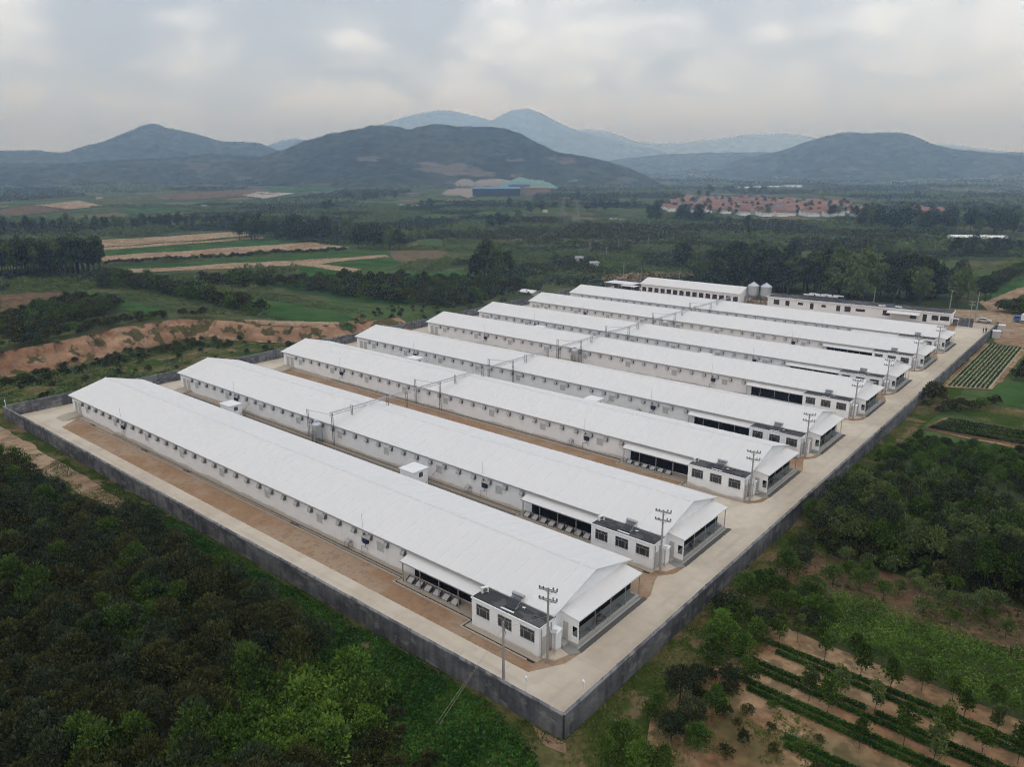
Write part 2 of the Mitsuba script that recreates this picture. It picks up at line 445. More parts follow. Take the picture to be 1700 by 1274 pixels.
# ------------------------------------------------------------------ the compound: yard, roads, walls
XL, XR, WID, EAVE, RIDGE = -130.25, -8.225, 15.16, 3.772, 5.828
YS = [9.635, 32.264, 58.947, 82.056, 108.747, 131.465, 157.535, 181.635]
WALLH, YEND, XW = 2.43, 222.0, -136.78
single('yard', P(sheet([(XW + .15, .15), (-.15, .15), (-.15, 232), (XW - 4, 232)], 0, 30, -0.05), 'm_dirt'), 'bare brown dirt between the barns', kind='structure')
road = [(XW + .13, .13), (-.13, .13), (-.13, 233), (-12, 233), (-7.6, 196.5), (-7.3, 190)]
for i in range(7, -1, -1):
    y = YS[i]
    wide = i in (2, 4, 6)
    road += [(-5.75, y + 14.2)] if i < 7 else []
    road += [(-5.65, y + 1.6), (-5.9, y - 1.2), (-7.2, y - 3.0)]
    if wide:
        road += [(-24, y - 3.4), (-24, YS[i - 1] + WID + 1.2), (-9.5, YS[i - 1] + WID + 0.9), (-6.6, YS[i - 1] + WID - 0.8)]
    elif i > 0:
        road += [(-7.0, y - 4.0), (-5.7, YS[i - 1] + WID)]
road = road[:-1] + [(-7.9, 5.0)] + [(-122.1, 4.9), (-125.3, 8.9), (-126.4, 9.0), (-126.4, 231), (XW - 3.5, 231)]
road = Polygon(road).buffer(0)
road = max(getattr(road, 'geoms', [road]), key=lambda g: g.area)
single('concrete_road', P(prism_z(road, -0.20, 0.0), 'm_concrete'), 'pale concrete road round the barns', kind='structure')


def perimeter(name, a, b, label, inner):
    """A rendered block wall from a to b with coping, piers on the inner side."""
    a, b = np.array(a, float), np.array(b, float)
    d = b - a
    L = np.hypot(*d)
    u, nrm = d / L, np.array([-d[1], d[0]]) / L * inner
    k = thing(name, label, 'wall', 'walls round the compound')
    ns, nt = int(L / 0.5), 7
    s, t = np.meshgrid(np.linspace(0, L, ns), np.linspace(-0.25, WALLH - .06, nt), indexing='ij')
    off = (meshkit.fbm(np.stack([s / 1.4, t / 0.9, s * 0 + a[0]], -1), 3, 3) - 0.5) * 0.05
    faces = []
    for side in (-1, 1):
        w = 0.12 * side + off * side
        faces.append(grid_mesh(a[0] + u[0] * s + nrm[0] * w, a[1] + u[1] * s + nrm[1] * w, t))
    part(k, 'wall_face', P(faces[0], 'm_block', True))
    part(k, 'wall_face', P(faces[1], 'm_block', True))
    cs, co = np.linspace(0, L, int(L / 0.35)), []
    top = WALLH + (meshkit.fbm(np.stack([cs / 1.1, cs * 0, cs * 0 + a[1]], -1), 3, 8) - 0.5) * 0.07
    prof = [(-.17, -.09), (-.17, 0), (.17, 0), (.17, -.09)]
    V = np.array([[a[0] + u[0] * q + nrm[0] * o, a[1] + u[1] * q + nrm[1] * o, tz + z] for q, tz in zip(cs, top) for o, z in prof])
    n = len(cs)
    f = []
    for j in range(n - 1):
        for e in range(4):
            p0, p1 = j * 4 + e, j * 4 + (e + 1) % 4
            f += [(p0, p1, p1 + 4), (p0, p1 + 4, p0 + 4)]
    f += [(0, 1, 2), (0, 2, 3), (4 * n - 4, 4 * n - 2, 4 * n - 3), (4 * n - 4, 4 * n - 1, 4 * n - 2)]
    part(k, 'coping', P(trimesh.Trimesh(V, f, process=False), 'm_block'))
    pier = P(cat(box(-.2, .2, -.10, .10, -.2, WALLH - .08)), 'm_block')
    for q in np.arange(9.0, L - 4, 18.5):
        c = a + u * q + nrm * 0.17
        part(k, 'pier', pier, at(c[0], c[1], 0, math.degrees(math.atan2(u[1], u[0]))))
    r = np.random.default_rng(int(L))
    peg = P(cat(tube((0, 0, -.02), (0, 0, .16), .03, 5), tube((0, 0, .13), (.06, 0, .2), .04, 5)), 'm_iron')
    for q in np.arange(6.0, L - 3, 9.3):
        c = a + u * q
        part(k, 'spike', peg, at(c[0], c[1], WALLH, r.uniform(0, 360)))
    return k


perimeter('perimeter_wall', (XW, 0), (0, 0), 'long dark grey stained wall along the front of the compound beside the dense plantation', 1)
perimeter('perimeter_wall', (0, 0.0), (0.0, YEND), 'long dark grey wall along the right side of the concrete road up to the gate', 1)
perimeter('perimeter_wall', (XW - 3.6, 232), (XW, 0.0), 'dark grey wall closing the compound on the far left below the earth bank', 1)
perimeter('perimeter_wall', (-84, 233), (XW - 3.6, 232), 'short dark grey wall behind the farthest barns at the back of the compound', 1)
# white camera posts on the near corner and the far left corner
for x, y, l in ((-4.6, .55, 'thin white camera post left of the near wall corner'), (-.35, 3.4, 'thin white camera post on the right wall near the near corner'), (XW + .5, .3, 'white camera post on the far left wall corner')):
    k = thing('camera_post', l, 'post', 'white camera posts at the wall corners')
    part(k, 'post', P(tube((x, y, 0), (x, y, 3.55), .05, 8), 'm_white'))
    part(k, 'camera', P(cat(lathe([(0, -.1), (.1, -.08), (.14, .02), (.10, .12), (0, .15)], 12, (x, y, 3.6)), tube((x, y, 3.62), (x + .2, y - .1, 3.55), .05, 8)), 'm_white', 40))

for i in (0, 2, 4, 6):
    single('paved_gap', P(box(-126, -12, YS[i] + WID + .55, YS[i + 1] - .86, -.2, -.012), 'm_gap'), 'dirty concrete strip with pipes in a narrow gap between barns', kind='structure')

# ------------------------------------------------------------------ barns
WY0, WY1, WX0, WX1 = 0.50, WID - 0.50, XL + 0.40, XR - 0.40
MID = WID / 2
FANX = [-31.2 - 3.113 * k for k in range(31)]
INX = [-35.65 - 12.45 * k for k in range(8)]


def roof_slope(sign):
    """One slope with a standing rib at every sheet joint; sign -1 = front."""
    n = int(round((XR - XL) / 1.9))
    w = (XR - XL) / n
    xs, hs = [], []
    for i in range(n):
        x = XL + i * w
        xs += [x, x + w - .20, x + w - .16, x + w - .04]
        hs += [0, 0, .035, .035]
    xs.append(XR); hs.append(0)
    xs, hs = np.array(xs), np.array(hs)
    ts = np.array([0, 1.0])
    ye, ym = (0.0, MID) if sign < 0 else (WID, MID)
    X, TT = np.meshgrid(xs, ts, indexing='ij')
    Hh = hs[:, None] + 0 * TT
    Y_ = ye + (ym - ye) * TT
    Z_ = EAVE + (RIDGE - EAVE) * TT + Hh
    return grid_mesh(X, Y_, Z_)


under = cat(prism_x([(0.02, EAVE - .10), (MID, RIDGE - .10), (WID - .02, EAVE - .10), (WID - .02, EAVE - .012), (MID, RIDGE - .012), (0.02, EAVE - .012)], XL + .01, XR - .01))
M_roof = P(cat(roof_slope(-1), roof_slope(1), under), 'm_roof')
M_cap = P(prism_x([(MID - .16, RIDGE - .015), (MID, RIDGE + .07), (MID + .16, RIDGE - .015), (MID, RIDGE + .055)], XL - .02, XR + .02), 'm_cap')
M_gutter = P(cat(box(XL, XR, -.07, .05, EAVE - .20, EAVE - .075), box(XL, XR, WID - .05, WID + .07, EAVE - .20, EAVE - .075)), 'm_steel')


def gable(x):
    return prism_x([(WY0, 0), (WY1, 0), (WY1, EAVE - .02), (MID, RIDGE - .11), (WY0, EAVE - .02)], x, x + .2)


walls = cat(box(WX0 + .2, WX1 - .2, WY0, WY0 + .2, -.1, EAVE - .03), box(WX0 + .2, WX1 - .2, WY1 - .2, WY1, -.1, EAVE - .03), gable(WX0), gable(WX1 - .2))
M_walls = P(walls, 'm_wall')
M_verge = P(cat(*[tube((x, WY0 - .4, EAVE - .1), (x, MID, RIDGE - .07), .06, 4) for x in (WX1 + .02,)], *[tube((x, WY1 + .4, EAVE - .1), (x, MID, RIDGE - .07), .06, 4) for x in (WX1 + .02,)]), 'm_cap')
# a fan hood: curved cowl open at the bottom, darker louvred mouth
th = np.linspace(0, np.pi / 2, 7)
cowl = [(0.0, 0.86)] + [(-.58 * math.sin(t), .30 + .56 * math.cos(t)) for t in th] + [(-.58, 0.12), (-.54, .12), (-.54, .28)] + [(-.54 * math.sin(t), .28 + .54 * math.cos(t)) for t in th[::-1]] + [(0, .80)]
cowl = Polygon(cowl).buffer(0)
M_hood = P(cat(prism_x(list(cowl.exterior.coords), -.38, .38), prism_x([(0, .86)] + [(-.58 * math.sin(t), .30 + .56 * math.cos(t)) for t in th] + [(-.58, .12), (0, .05)], -.40, -.375)), 'm_fan')
M_mouth = P(cat(prism_x([(0, .86)] + [(-.585 * math.sin(t), .30 + .565 * math.cos(t)) for t in th] + [(-.585, .10), (0, .03)], .375, .41), box(-.37, .37, -.05, -.01, .05, .8), *[box(-.37, .37, -.52, -.02, .12 + .0 * j, .14) for j in range(1)]), 'm_fandark')
M_inlet = P(cat(box(-.62, .62, -.05, 0, 0, 1.22)), 'm_inlet')
M_inframe = P(cat(box(-.67, .67, -.075, -.0, 1.22, 1.27), box(-.67, .67, -.075, 0, -.05, 0), box(-.67, -.62, -.075, 0, 0, 1.22), box(.62, .67, -.075, 0, 0, 1.22), *[box(-.62, .62, -.06, -.05, .2 * j, .2 * j + .02) for j in range(1, 6)]), 'm_cap')
M_door = P(cat(box(-.62, -.01, -.05, 0, 0, 2.25), box(.01, .62, -.05, 0, 0, 2.25)), 'm_greydoor')
M_dframe = P(cat(box(-.72, -.64, -.08, 0, 0, 2.35), box(.64, .72, -.08, 0, 0, 2.35), box(-.64, .64, -.08, 0, 2.27, 2.35)), 'm_cap')
M_apron = P(cat(box(-126, -30.5, -.45, WY0, -.12, .07), box(-30.5, -18.0, -1.5, WY0, -.12, .12), box(-18.0, -8.1, -2.95, WY0, -.12, .075), box(-126, -8.7, WY1, WY1 + 1.0, -.12, .06)), 'm_apron')
M_drain = P(cat(box(-126, -30.72, -.68, -.45, -.2, -.02), box(-30.72, -30.5, -1.75, -.45, -.2, -.022), box(-30.5, -18.2, -1.75, -1.5, -.2, -.02), box(-18.22, -18.0, -3.2, -1.5, -.2, -.022), box(-18.0, -8.4, -3.2, -2.95, -.2, -.02)), 'm_drain')
M_kerb = P(cat(box(-126, -30.88, -.83, -.68, -.2, .10), box(-30.88, -30.72, -1.9, -.68, -.2, .105), box(-30.72, -18.38, -1.9, -1.75, -.2, .10), box(-18.38, -18.22, -3.35, -1.75, -.2, .105), box(-18.22, -9.2, -3.35, -3.2, -.2, .10)), 'm_kerb')
M_ramp = P(cat(prism_x([(-3.3, .0), (-3.3, .01), (-.7, .42), (.5, .42), (.5, 0)], -129.2, -125.4), ), 'm_apron')
M_pad = P(box(-29.4, -17.6, WY0 - .06, WY0 - .01, .35, 3.05), 'm_black')
M_pipe = P(cat(path_tube([(-110, -.25, .2), (-31, -.25, .2)], .055, 6), path_tube([(-120, WY1 + .35, .18), (-12, WY1 + .35, .18)], .07, 6), path_tube([(-120, WY1 + .75, .18), (-12, WY1 + .75, .18)], .07, 6)), 'm_iron')
ORD = ['first', 'second', 'third', 'fourth', 'fifth', 'sixth', 'seventh', 'eighth']
BARN = []
for i, y in enumerate(YS):
    w = ('nearest' if i == 0 else 'farthest' if i == 7 else ORD[i] + '-nearest')
    k = thing('livestock_barn', f'long white barn with white gable roof, {w} of eight parallel barns', 'barn', 'parallel white barns in the compound')
    BARN.append(k)
    o = at(0, y, 0)
    part(k, 'wall', M_walls, o)
    rf = part(k, 'roof', M_roof, o)
    part(rf, 'ridge_cap', M_cap, o); part(rf, 'gutter', M_gutter, o); part(rf, 'verge_trim', M_verge, o)
    for x in FANX:
        f = part(k, 'fan_hood', M_hood, at(x, y + WY0, 2.45, 0, (.86, .86, .86)))
        part(f, 'mouth', M_mouth, at(x, y + WY0, 2.45, 0, (.86, .86, .86)))
    for x in INX:
        f = part(k, 'inlet_panel', M_inlet, at(x, y + WY0, 1.45))
        part(f, 'frame', M_inframe, at(x, y + WY0, 1.45))
    for x in (-128.0, -126.3):
        d = part(k, 'door', M_door, at(x, y + WY0, .42, 0, (0.95, 1, 1)))
        part(d, 'frame', M_dframe, at(x, y + WY0, .42, 0, (0.95, 1, 1)))
    part(k, 'apron', M_apron, o); part(k, 'drain', M_drain, o); part(k, 'kerb', M_kerb, o); part(k, 'ramp', M_ramp, o)
    part(k, 'cooling_pad', M_pad, o); part(k, 'water_pipe', M_pipe, o)

# ---- the annex room in front of each barn's right end
AX0, AX1, AY0, AY1, AZ = -17.45, -8.35, -2.37, WY0 - .004, 3.42
WINX = (-15.87, -12.84, -9.85)


def holed_wall():
    holes = [(x - .95, 1.58, x + .95, 3.0) for x in WINX]
    p = Polygon([(AX0, 0), (AX1, 0), (AX1, AZ), (AX0, AZ)], [[(a, b), (c, b), (c, d), (a, d)] for a, b, c, d in holes])
    m = trimesh.creation.extrude_polygon(p, .2, engine='earcut')
    v = m.vertices.copy()
    m.vertices = np.stack([v[:, 0], AY0 + .2 - v[:, 2], v[:, 1]], 1)
    return m


M_awall = P(cat(holed_wall(), box(AX0, AX0 + .2, AY0 + .2, AY1, 0, AZ), box(AX1 - .2, AX1, AY0 + .2, AY1, 0, AZ)), 'm_wall')
M_aroof = P(box(AX0 - .06, AX1 + .10, AY0 - .10, AY1 - .02, AZ, AZ + .12), 'm_white')
M_afelt = P(cat(box(AX0 + .02, AX1 + .02, AY0 + .06, AY1 - .03, AZ + .118, AZ + .135)), 'm_bitumen')
fr = [box(-.95, .95, -.06, .02, 0, .07), box(-.95, .95, -.06, .02, 1.35, 1.42), box(-.95, -.88, -.06, .02, .07, 1.35), box(.88, .95, -.06, .02, .07, 1.35), box(-.88, .88, -.05, .02, .98, 1.04)]
fr += [box(x - .03, x + .03, -.05, .02, .07, .98) for x in (-.48, .48)] + [box(-.03, .03, -.05, .02, 1.04, 1.35)]
M_wframe = P(cat(*fr), 'm_frame')
panes = [(-.88, -.51, .07, .98), (-.45, .45, .07, .98), (.51, .88, .07, .98), (-.88, -.03, 1.04, 1.35), (.03, .88, 1.04, 1.35)]
M_panes = [P(box(a, b, -.01, .005, c, d), 'm_glass') for a, b, c, d in panes]
M_sill = P(box(-1.0, 1.0, -.12, .0, -.06, .0), 'm_white')
M_adoor = P(box(AX1 - .01, AX1 + .05, -1.95, -1.15, .12, 2.2), 'm_greydoor')
M_duct = P(cat(box(AX1 - .004, AX1 + .06, -.95, -.6, .1, 2.9), path_tube([(AX1 + .12, -2.1, 3.3), (AX1 + .12, -2.1, .1)], .05, 6), path_tube([(AX1 + .12, -.45, 3.3), (AX1 + .12, -.45, .1)], .05, 6)), 'm_steel')
M_link = P(cat(box(AX1, AX1 + .70, -.40, .48, 0, 2.2), prism_x([(-.55, 2.2), (.49, 2.42), (.49, 2.50), (-.55, 2.28)], AX1 + .002, AX1 + .85)), 'm_wall')
M_tank = P(cat(turn(lathe([(0, -.75), (.2, -.75), (.22, -.7), (.22, .7), (.2, .75), (0, .75)], 14), 90, (0, 1, 0))), 'm_steel', 40)
M_coll = P(cat(*[tube((x, -.05, -.06), (x, -1.45, -.78), .03, 5) for x in np.linspace(-.62, .62, 16)], box(-.68, .68, -1.52, -1.42, -.83, -.75)), 'm_tubes')
M_hframe = P(cat(*[path_tube([(x, 0.18, -.9), (x, .1, -.1)], .022, 4) for x in (-.6, .6)], *[path_tube([(x, -1.5, -.82), (x, -.02, -.12)], .022, 4) for x in (-.66, .66)], path_tube([(-.6, .18, -.9), (.6, .1, -.15)], .018, 4), *[path_tube([(x, -1.5, -.85), (x, .2, -.9)], .022, 4) for x in (-.6, .6)]), 'm_steel')
M_foot = P(cat(box(-.85, .85, -2.0, -1.8, -.93, -.84), box(.9, 1.25, -.6, -.35, -.93, -.86)), 'm_white')
M_acbody = P(cat(box(-.42, .42, -.16, .16, 0, .58), box(-.36, -.3, -.2, .2, -.1, 0), box(.3, .36, -.2, .2, -.1, 0)), 'm_white')
M_acgrille = P(turn(lathe([(0, 0), (.22, 0), (.24, .03), (.2, .04), (0, .03)], 16), 90, (1, 0, 0), (0, 0, 0)), 'm_fandark')
M_ring = P(trimesh.creation.torus(.22, .07, major_sections=18, minor_sections=8), 'm_iron', True)
for i, y in enumerate(YS):
    w = ('nearest' if i == 0 else 'farthest' if i == 7 else ORD[i] + '-nearest')
    k = thing('annex_room', f'white flat-roofed annex with three windows before the {w} barn', 'annex', 'annex rooms in front of the barns')
    o = at(0, y, 0)
    part(k, 'wall', M_awall, o)
    rf = part(k, 'roof', M_aroof, o)
    part(rf, 'roofing_felt', M_afelt, o)
    for x in WINX:
        wd = part(k, 'window', M_wframe, at(x, y + AY0 + .06, 1.58))
        for m in M_panes: part(wd, 'pane', m, at(x, y + AY0 + .06, 1.58))
        part(wd, 'sill', M_sill, at(x, y + AY0, 1.58))
    part(k, 'door', M_adoor, o); part(k, 'duct', M_duct, o); part(k, 'porch', M_link, o)
    r = np.random.default_rng(i + 50)
    k = thing('solar_water_heater', f'solar water heater with dark tubes on the {w} barn annex roof', 'water heater', 'solar water heaters on the annex roofs')
    o = at(-13.0 + r.uniform(-.15, .15), y - .02, 4.44, r.uniform(-3, 3))
    part(k, 'tank', M_tank, o); part(k, 'collector', M_coll, o); part(k, 'frame', M_hframe, o); part(k, 'foot', M_foot, o)
    if i < 3:
        k = thing('air_conditioner', f'white air conditioner unit on the {w} barn annex roof', 'air conditioner', 'air conditioners on the annex roofs')
        o = at(-16.9, y - .9, AZ + .24, 62)
        part(k, 'casing', M_acbody, o); part(k, 'grille', M_acgrille, at(-16.9 + .15, y - .98, AZ + .53, 62))
single('rubber_ring', M_ring, 'black rubber ring lying on the annex roof of the nearest barn', 'ring', tw=at(-9.8, YS[0] - 1.2, AZ + .2))

# ---- the lean-to along the barn's front with its row of lidded boxes
CX0, CX1 = -30.1, -17.6
M_croof = P(prism_x([(-1.25, 2.72), (.46, 3.22), (.46, 3.28), (-1.25, 2.78)], CX0, CX1), 'm_roof')
M_ctrim = P(box(CX0, CX1, -1.29, -1.254, 2.66, 2.80), 'm_steel')
M_cpost = P(box(-.05, .05, -.05, .05, .10, 2.74), 'm_steel')
M_cside = P(prism_x([(-1.1, 2.62), (.46, 3.08), (.46, 2.5)], CX0 + .05, CX0 + .09), 'm_fan')
M_bbody = P(cat(prism_x([(-.25, 0), (.42, 0), (.42, .80), (-.25, .30)], -.56, -.44), prism_x([(-.25, 0), (.42, 0), (.42, .80), (-.25, .30)], .44, .56), box(-.44, .44, .36, .42, 0, .62)), 'm_iron')
M_blid = P(prism_x([(-.28, .16), (.34, .58), (.34, .62), (-.28, .20)], -.42, .42), 'm_lid')
for i, y in enumerate(YS):
    w = ('nearest' if i == 0 else 'farthest' if i == 7 else ORD[i] + '-nearest')
    k = thing('front_canopy', f'white lean-to roof on grey posts along the front of the {w} barn', 'canopy', 'lean-to canopies along the barn fronts')
    o = at(0, y, 0)
    rf = part(k, 'roof', M_croof, o)
    part(rf, 'edge_trim', M_ctrim, o); part(k, 'side_panel', M_cside, o)
    for x in (-29.8, -26.85, -23.75, -20.7):
        part(k, 'post', M_cpost, at(x, y - 1.1, 0))
    if i < 4:
        for j in range(8 if i == 1 else 6):
            x = (-29.45 if i == 1 else -28.95) + 1.46 * j
            b = thing('lidded_box', f'dark box with pale sloping lid, {ORD[j]} from left under the {w} barn front canopy', 'box', f'lidded boxes under the {w} front canopy')
            part(b, 'body', M_bbody, at(x, y - .70, .12, 0, (1, 1, .85))); part(b, 'lid', M_blid, at(x, y - .70, .12, 0, (1, 1, .85)))

# ---- the canopy over each right gable
EX0, EX1, EY0, EY1 = WX1 + .006, -6.2, 1.43, 13.85
M_eroof = P(prism_y([(EX0, 3.62), (EX1, 3.30), (EX1, 3.36), (EX0, 3.69)], EY0, EY1), 'm_roof')
M_etrim = P(box(EX1 + .002, EX1 + .03, EY0, EY1, 3.22, 3.38), 'm_white')
sidep = Polygon([(EX0, 0), (-6.40, 0), (-6.40, 3.27), (EX0, 3.58)], [[(-7.16, 1.1), (-6.50, 1.1), (-6.50, 2.3), (-7.16, 2.3)]])
sm = trimesh.creation.extrude_polygon(sidep, .12, engine='earcut')
v_ = sm.vertices.copy(); sm.vertices = np.stack([v_[:, 0], EY0 + .35 - v_[:, 2], v_[:, 1]], 1)
M_eside = P(sm, 'm_wall')
M_eback = P(box(-7.42, -7.36, EY0 + .36, EY1 - .4, 1.2, 3.36), 'm_black')
M_epost = P(box(-.04, .04, -.04, .04, .42, 3.28), 'm_steel')
M_eplinth = P(cat(box(-6.72, -6.40, EY0 + .1, EY1, -.1, .44), box(EX0, -6.72, EY1 - .2, EY1, -.1, .44), box(EX0, -6.72, EY0 + .1, EY0 + .22, -.1, .44)), 'm_plinth')
M_epool = P(cat(box(EX0 + .05, -6.72, EY0 + .36, EY1 - .2, 0, .30), *[box(EX0 + .06, -6.72, q, q + .12, .3, .62) for q in (4.6, 7.6, 10.6)], box(-7.45, -7.37, EY0 + .36, EY1 - .4, .3, 1.19)), 'm_pool')
M_edoor = P(box(-8.28, -7.64, EY0 + .17, EY0 + .225, .42, 2.48), 'm_greydoor')
M_estep = P(cat(box(-8.6, -7.5, EY0 - .75, EY0 + .22, -.1, .34), box(-6.40, -6.22, EY0 + .1, EY1, -.1, .05)), 'm_plinth')
M_edrain = P(cat(box(-6.22, -5.62, EY0 - .2, EY1 + .6, -.12, .012)), 'm_tar')
M_eslab = P(cat(prism_z([(-8.5, -2.2), (-6.9, -1.5), (-6.4, .1), (-7.9, .45)], -.1, .10)), 'm_concrete')
M_egrey = P(cat(prism_z([(-7.6, .55), (-6.35, .2), (-5.75, 1.2), (-6.3, 1.5), (-7.4, 1.5)], -.1, .02)), 'm_concgrey')
M_pump = [P(cat(turn(lathe([(0, -.35), (.2, -.35), (.24, -.2), (.24, .25), (.15, .35), (0, .36)], 12), 90, (0, 1, 0)), moved(turn(lathe([(0, -.2), (.16, -.2), (.2, .1), (0, .22)], 10), 90, (1, 0, 0)), .35, .2, .05)), 'm_iron', 40),
          P(cat(*[tube((x, q, -.5), (x, q, -.15), .03, 5) for x in (-.25, .3) for q in (-.2, .25)], *[path_tube([(.4, .2, 0), (.55, .2, .5), (.55, .9, .5)], .04, 6)], box(-.35, .5, -.28, .33, -.3, -.24)), 'm_steel')]
for i, y in enumerate(YS):
    w = ('nearest' if i == 0 else 'farthest' if i == 7 else ORD[i] + '-nearest')
    k = thing('end_canopy', f'white roofed porch on thin posts over the right gable end of the {w} barn', 'canopy', 'porches over the right barn ends')
    o = at(0, y, 0)
    rf = part(k, 'roof', M_eroof, o); part(rf, 'edge_trim', M_etrim, o)
    part(k, 'side_wall', M_eside, o); part(k, 'cooling_pad', M_eback, o); part(k, 'plinth', M_eplinth, o); part(k, 'basin', M_epool, o); part(k, 'door', M_edoor, o); part(k, 'step', M_estep, o)
    part(k, 'drain', M_edrain, o); part(k, 'ramp', M_eslab, o); part(k, 'paving', M_egrey, o)
    for j in range(5):
        part(k, 'post', M_epost, at(-6.56, y + 1.93 + 3.02 * j, 0))
    if i < 5:
        p = thing('water_pump', f'dark water pump in the basin at the right end of the {w} barn', 'pump', 'water pumps at the right barn ends')
        q = y + (6.4 if i in (0, 3) else 5.6)
        part(p, 'motor', M_pump[0], at(-7.0, q, .85, 70, 1.15)); part(p, 'frame', M_pump[1], at(-7.0, q, .85, 70, 1.15))

# ------------------------------------------------------------------ poles
def pole_mesh(hh, r=.15):
    return tube((0, 0, -.3), (0, 0, hh), r, 10, r * .62)


arm = cat(box(-.95, .95, -.17, -.10, -.05, .05), box(-.95, .95, .10, .17, -.05, .05), path_tube([(-.6, .12, 0), (0, .1, -.55)], .025, 4), path_tube([(.6, .12, 0), (0, .1, -.55)], .025, 4))
M_arm = P(arm, 'm_steel')
M_ins = P(lathe([(0, 0), (.03, 0), (.03, .08), (.10, .10), (.05, .17), (.09, .21), (0, .32)], 8), 'm_iron', 40)
M_lamp = [P(tube((0, 0, 0), (0, 0, 2.75), .04, 6), 'm_steel'), P(turn(box(-.28, .28, -.05, .05, -.2, .2), -50, (1, 0, 0)), 'm_fan')]
for i, y in enumerate(YS):
    w = ('nearest' if i == 0 else 'farthest' if i == 7 else ORD[i] + '-nearest')
    hh = (8.4, 8.4, 8.1, 8.0, 8.2, 7.9, 8.3, 7.4)[i]
    k = thing('utility_pole', f'concrete utility pole with two crossarms by the {w} barn annex', 'utility pole', 'utility poles beside the annexes')
    px_, py_ = -7.4, y - 2.2
    part(k, 'pole', P(pole_mesh(hh), 'm_pole'), at(px_, py_, 0))
    for z in (hh - .25, hh - 1.35):
        a = part(k, 'crossarm', M_arm, at(px_, py_, z, 12))
        for q in (-.85, -.45, .45, .85):
            part(a, 'insulator', M_ins, at(px_ + q * .98, py_ + q * .2 + (.13 if q > 0 else -.13), z + .05))
    if i < 4:
        k = thing('floodlight', f'grey floodlight on a thin post at the {w} barn right end', 'floodlight', 'floodlights by the barn doors')
        part(k, 'post', M_lamp[0], at(-7.55, y - .9, 0)); part(k, 'lamp', M_lamp[1], at(-7.5, y - 1.0, 2.85, 25))
k = thing('guyed_pole', 'plain concrete pole held by guy wires at the front wall, without crossarms', 'utility pole')
part(k, 'pole', P(pole_mesh(6.35, .16), 'm_pole'), at(-9.1, 2.7, 0))
part(k, 'bracket', P(cat(path_tube([(-9.1, 2.7, 5.9), (-8.6, 2.5, 5.2)], .03, 4), path_tube([(-9.1, 2.7, 6.1), (-8.5, 2.9, 6.1)], .04, 4)), 'm_iron'))
for q in (0, .35):
    part(k, 'guy_wire', P(path_tube([(-9.1, 2.6, 5.6), (-9.6 + q, -6.3, -.1)], .013, 4), 'm_film'))
part(k, 'guy_wire', P(path_tube([(-9.1, 2.7, 5.6), (-5.4, 7.4, 6.6)], .015, 4), 'm_film'))

for (x, y), hh, r, arms, l in [((-76.3, 255.9), 6.2, .14, 0, 'short bare pole standing behind the left end of the flat-roofed office'), ((-42.1, 248.4), 6.6, .15, 0, 'bare pole behind the middle of the flat-roofed office'),
                          ((-18.1, 251.3), 7.6, .16, 1, 'pole with one crossarm behind the right end of the flat-roofed office'), ((-8.7, 242.0), 9.0, .16, 0, 'tall bare pole right of the yard gate'),
                          ((-7.7, 224.8), 8.3, .15, 2, 'pole with two crossarms at the yard gate'), ((-143.5, 240.8), 9.2, .14, 0, 'tall bare pole behind the left end of the farthest barn'),
                          ((-135.7, 242.7), 7.5, .14, 0, 'bare pole left of the open-windowed shed'), ((-126.4, 260.3), 4.2, .12, 1, 'small pole behind the roof of the open-windowed shed')]:
    k = thing('yard_pole', l, 'utility pole', 'poles round the back of the compound')
    part(k, 'pole', P(pole_mesh(hh, r), 'm_pole'), at(x, y, 0))
    for j in range(arms):
        a = part(k, 'crossarm', M_arm, at(x, y, hh - .3 - .9 * j, 20))
for j, (x, y, hh) in enumerate([(*(-220.9, 327.8), 7), (*(-226.9, 369.6), 6), (*(-221.6, 397.3), 6), (*(-221.5, 431.5), 6), (*(-231.2, 584.6), 6), (*(-223.0, 600.7), 8), (*(-216.9, 634.2), 8), (*(-200.9, 315.8), 6), (*(-225.8, 337.0), 6.5), (*(-539.3, 420.9), 9)]):
    k = thing('field_pole', f'thin pale pole among the far orchards, {("nearer left", "second-nearest left", "middle left", "middle", "before the village, left", "before the village, middle", "before the village, right", "nearest", "beside the nearer left", "far left")[j]} one', 'utility pole', 'poles scattered over the far orchards')
    part(k, 'pole', P(pole_mesh(hh, .17), 'm_pole'), at(x, y, h(x, y)))
# two lattice pylons far off
for (x, y), hh, l in (((-372.5, 510.4), 24, 'left of two faint lattice pylons in the far orchards'), ((-363.8, 517.5), 22, 'right of two faint lattice pylons in the far orchards')):
    k = thing('lattice_pylon', l, 'pylon', 'lattice pylons in the far orchards')
    seg = []
    lv = np.linspace(0, hh, 9)
    wd = lambda z: 2.4 - 1.9 * z / hh
    for a, b in zip(lv[:-1], lv[1:]):
        for (sx, sy), (ux, uy) in zip([(1, 1), (-1, 1), (-1, -1), (1, -1)], [(-1, 1), (-1, -1), (1, -1), (1, 1)]):
            seg.append(tube((sx * wd(a), sy * wd(a), a), (sx * wd(b), sy * wd(b), b), .09, 4))
            seg.append(tube((sx * wd(a), sy * wd(a), a), (ux * wd(b), uy * wd(b), b), .05, 4))
    part(k, 'tower', P(cat(*seg), 'm_pole'), at(x, y, h(x, y)))
    for z in (hh - 1, hh - 5):
        part(k, 'crossarm', P(cat(path_tube([(-5, 0, z), (5, 0, z)], .12, 4), path_tube([(-5, 0, z), (0, 0, z + 1.2), (5, 0, z)], .07, 4)), 'm_pole'), at(x, y, h(x, y), 35))

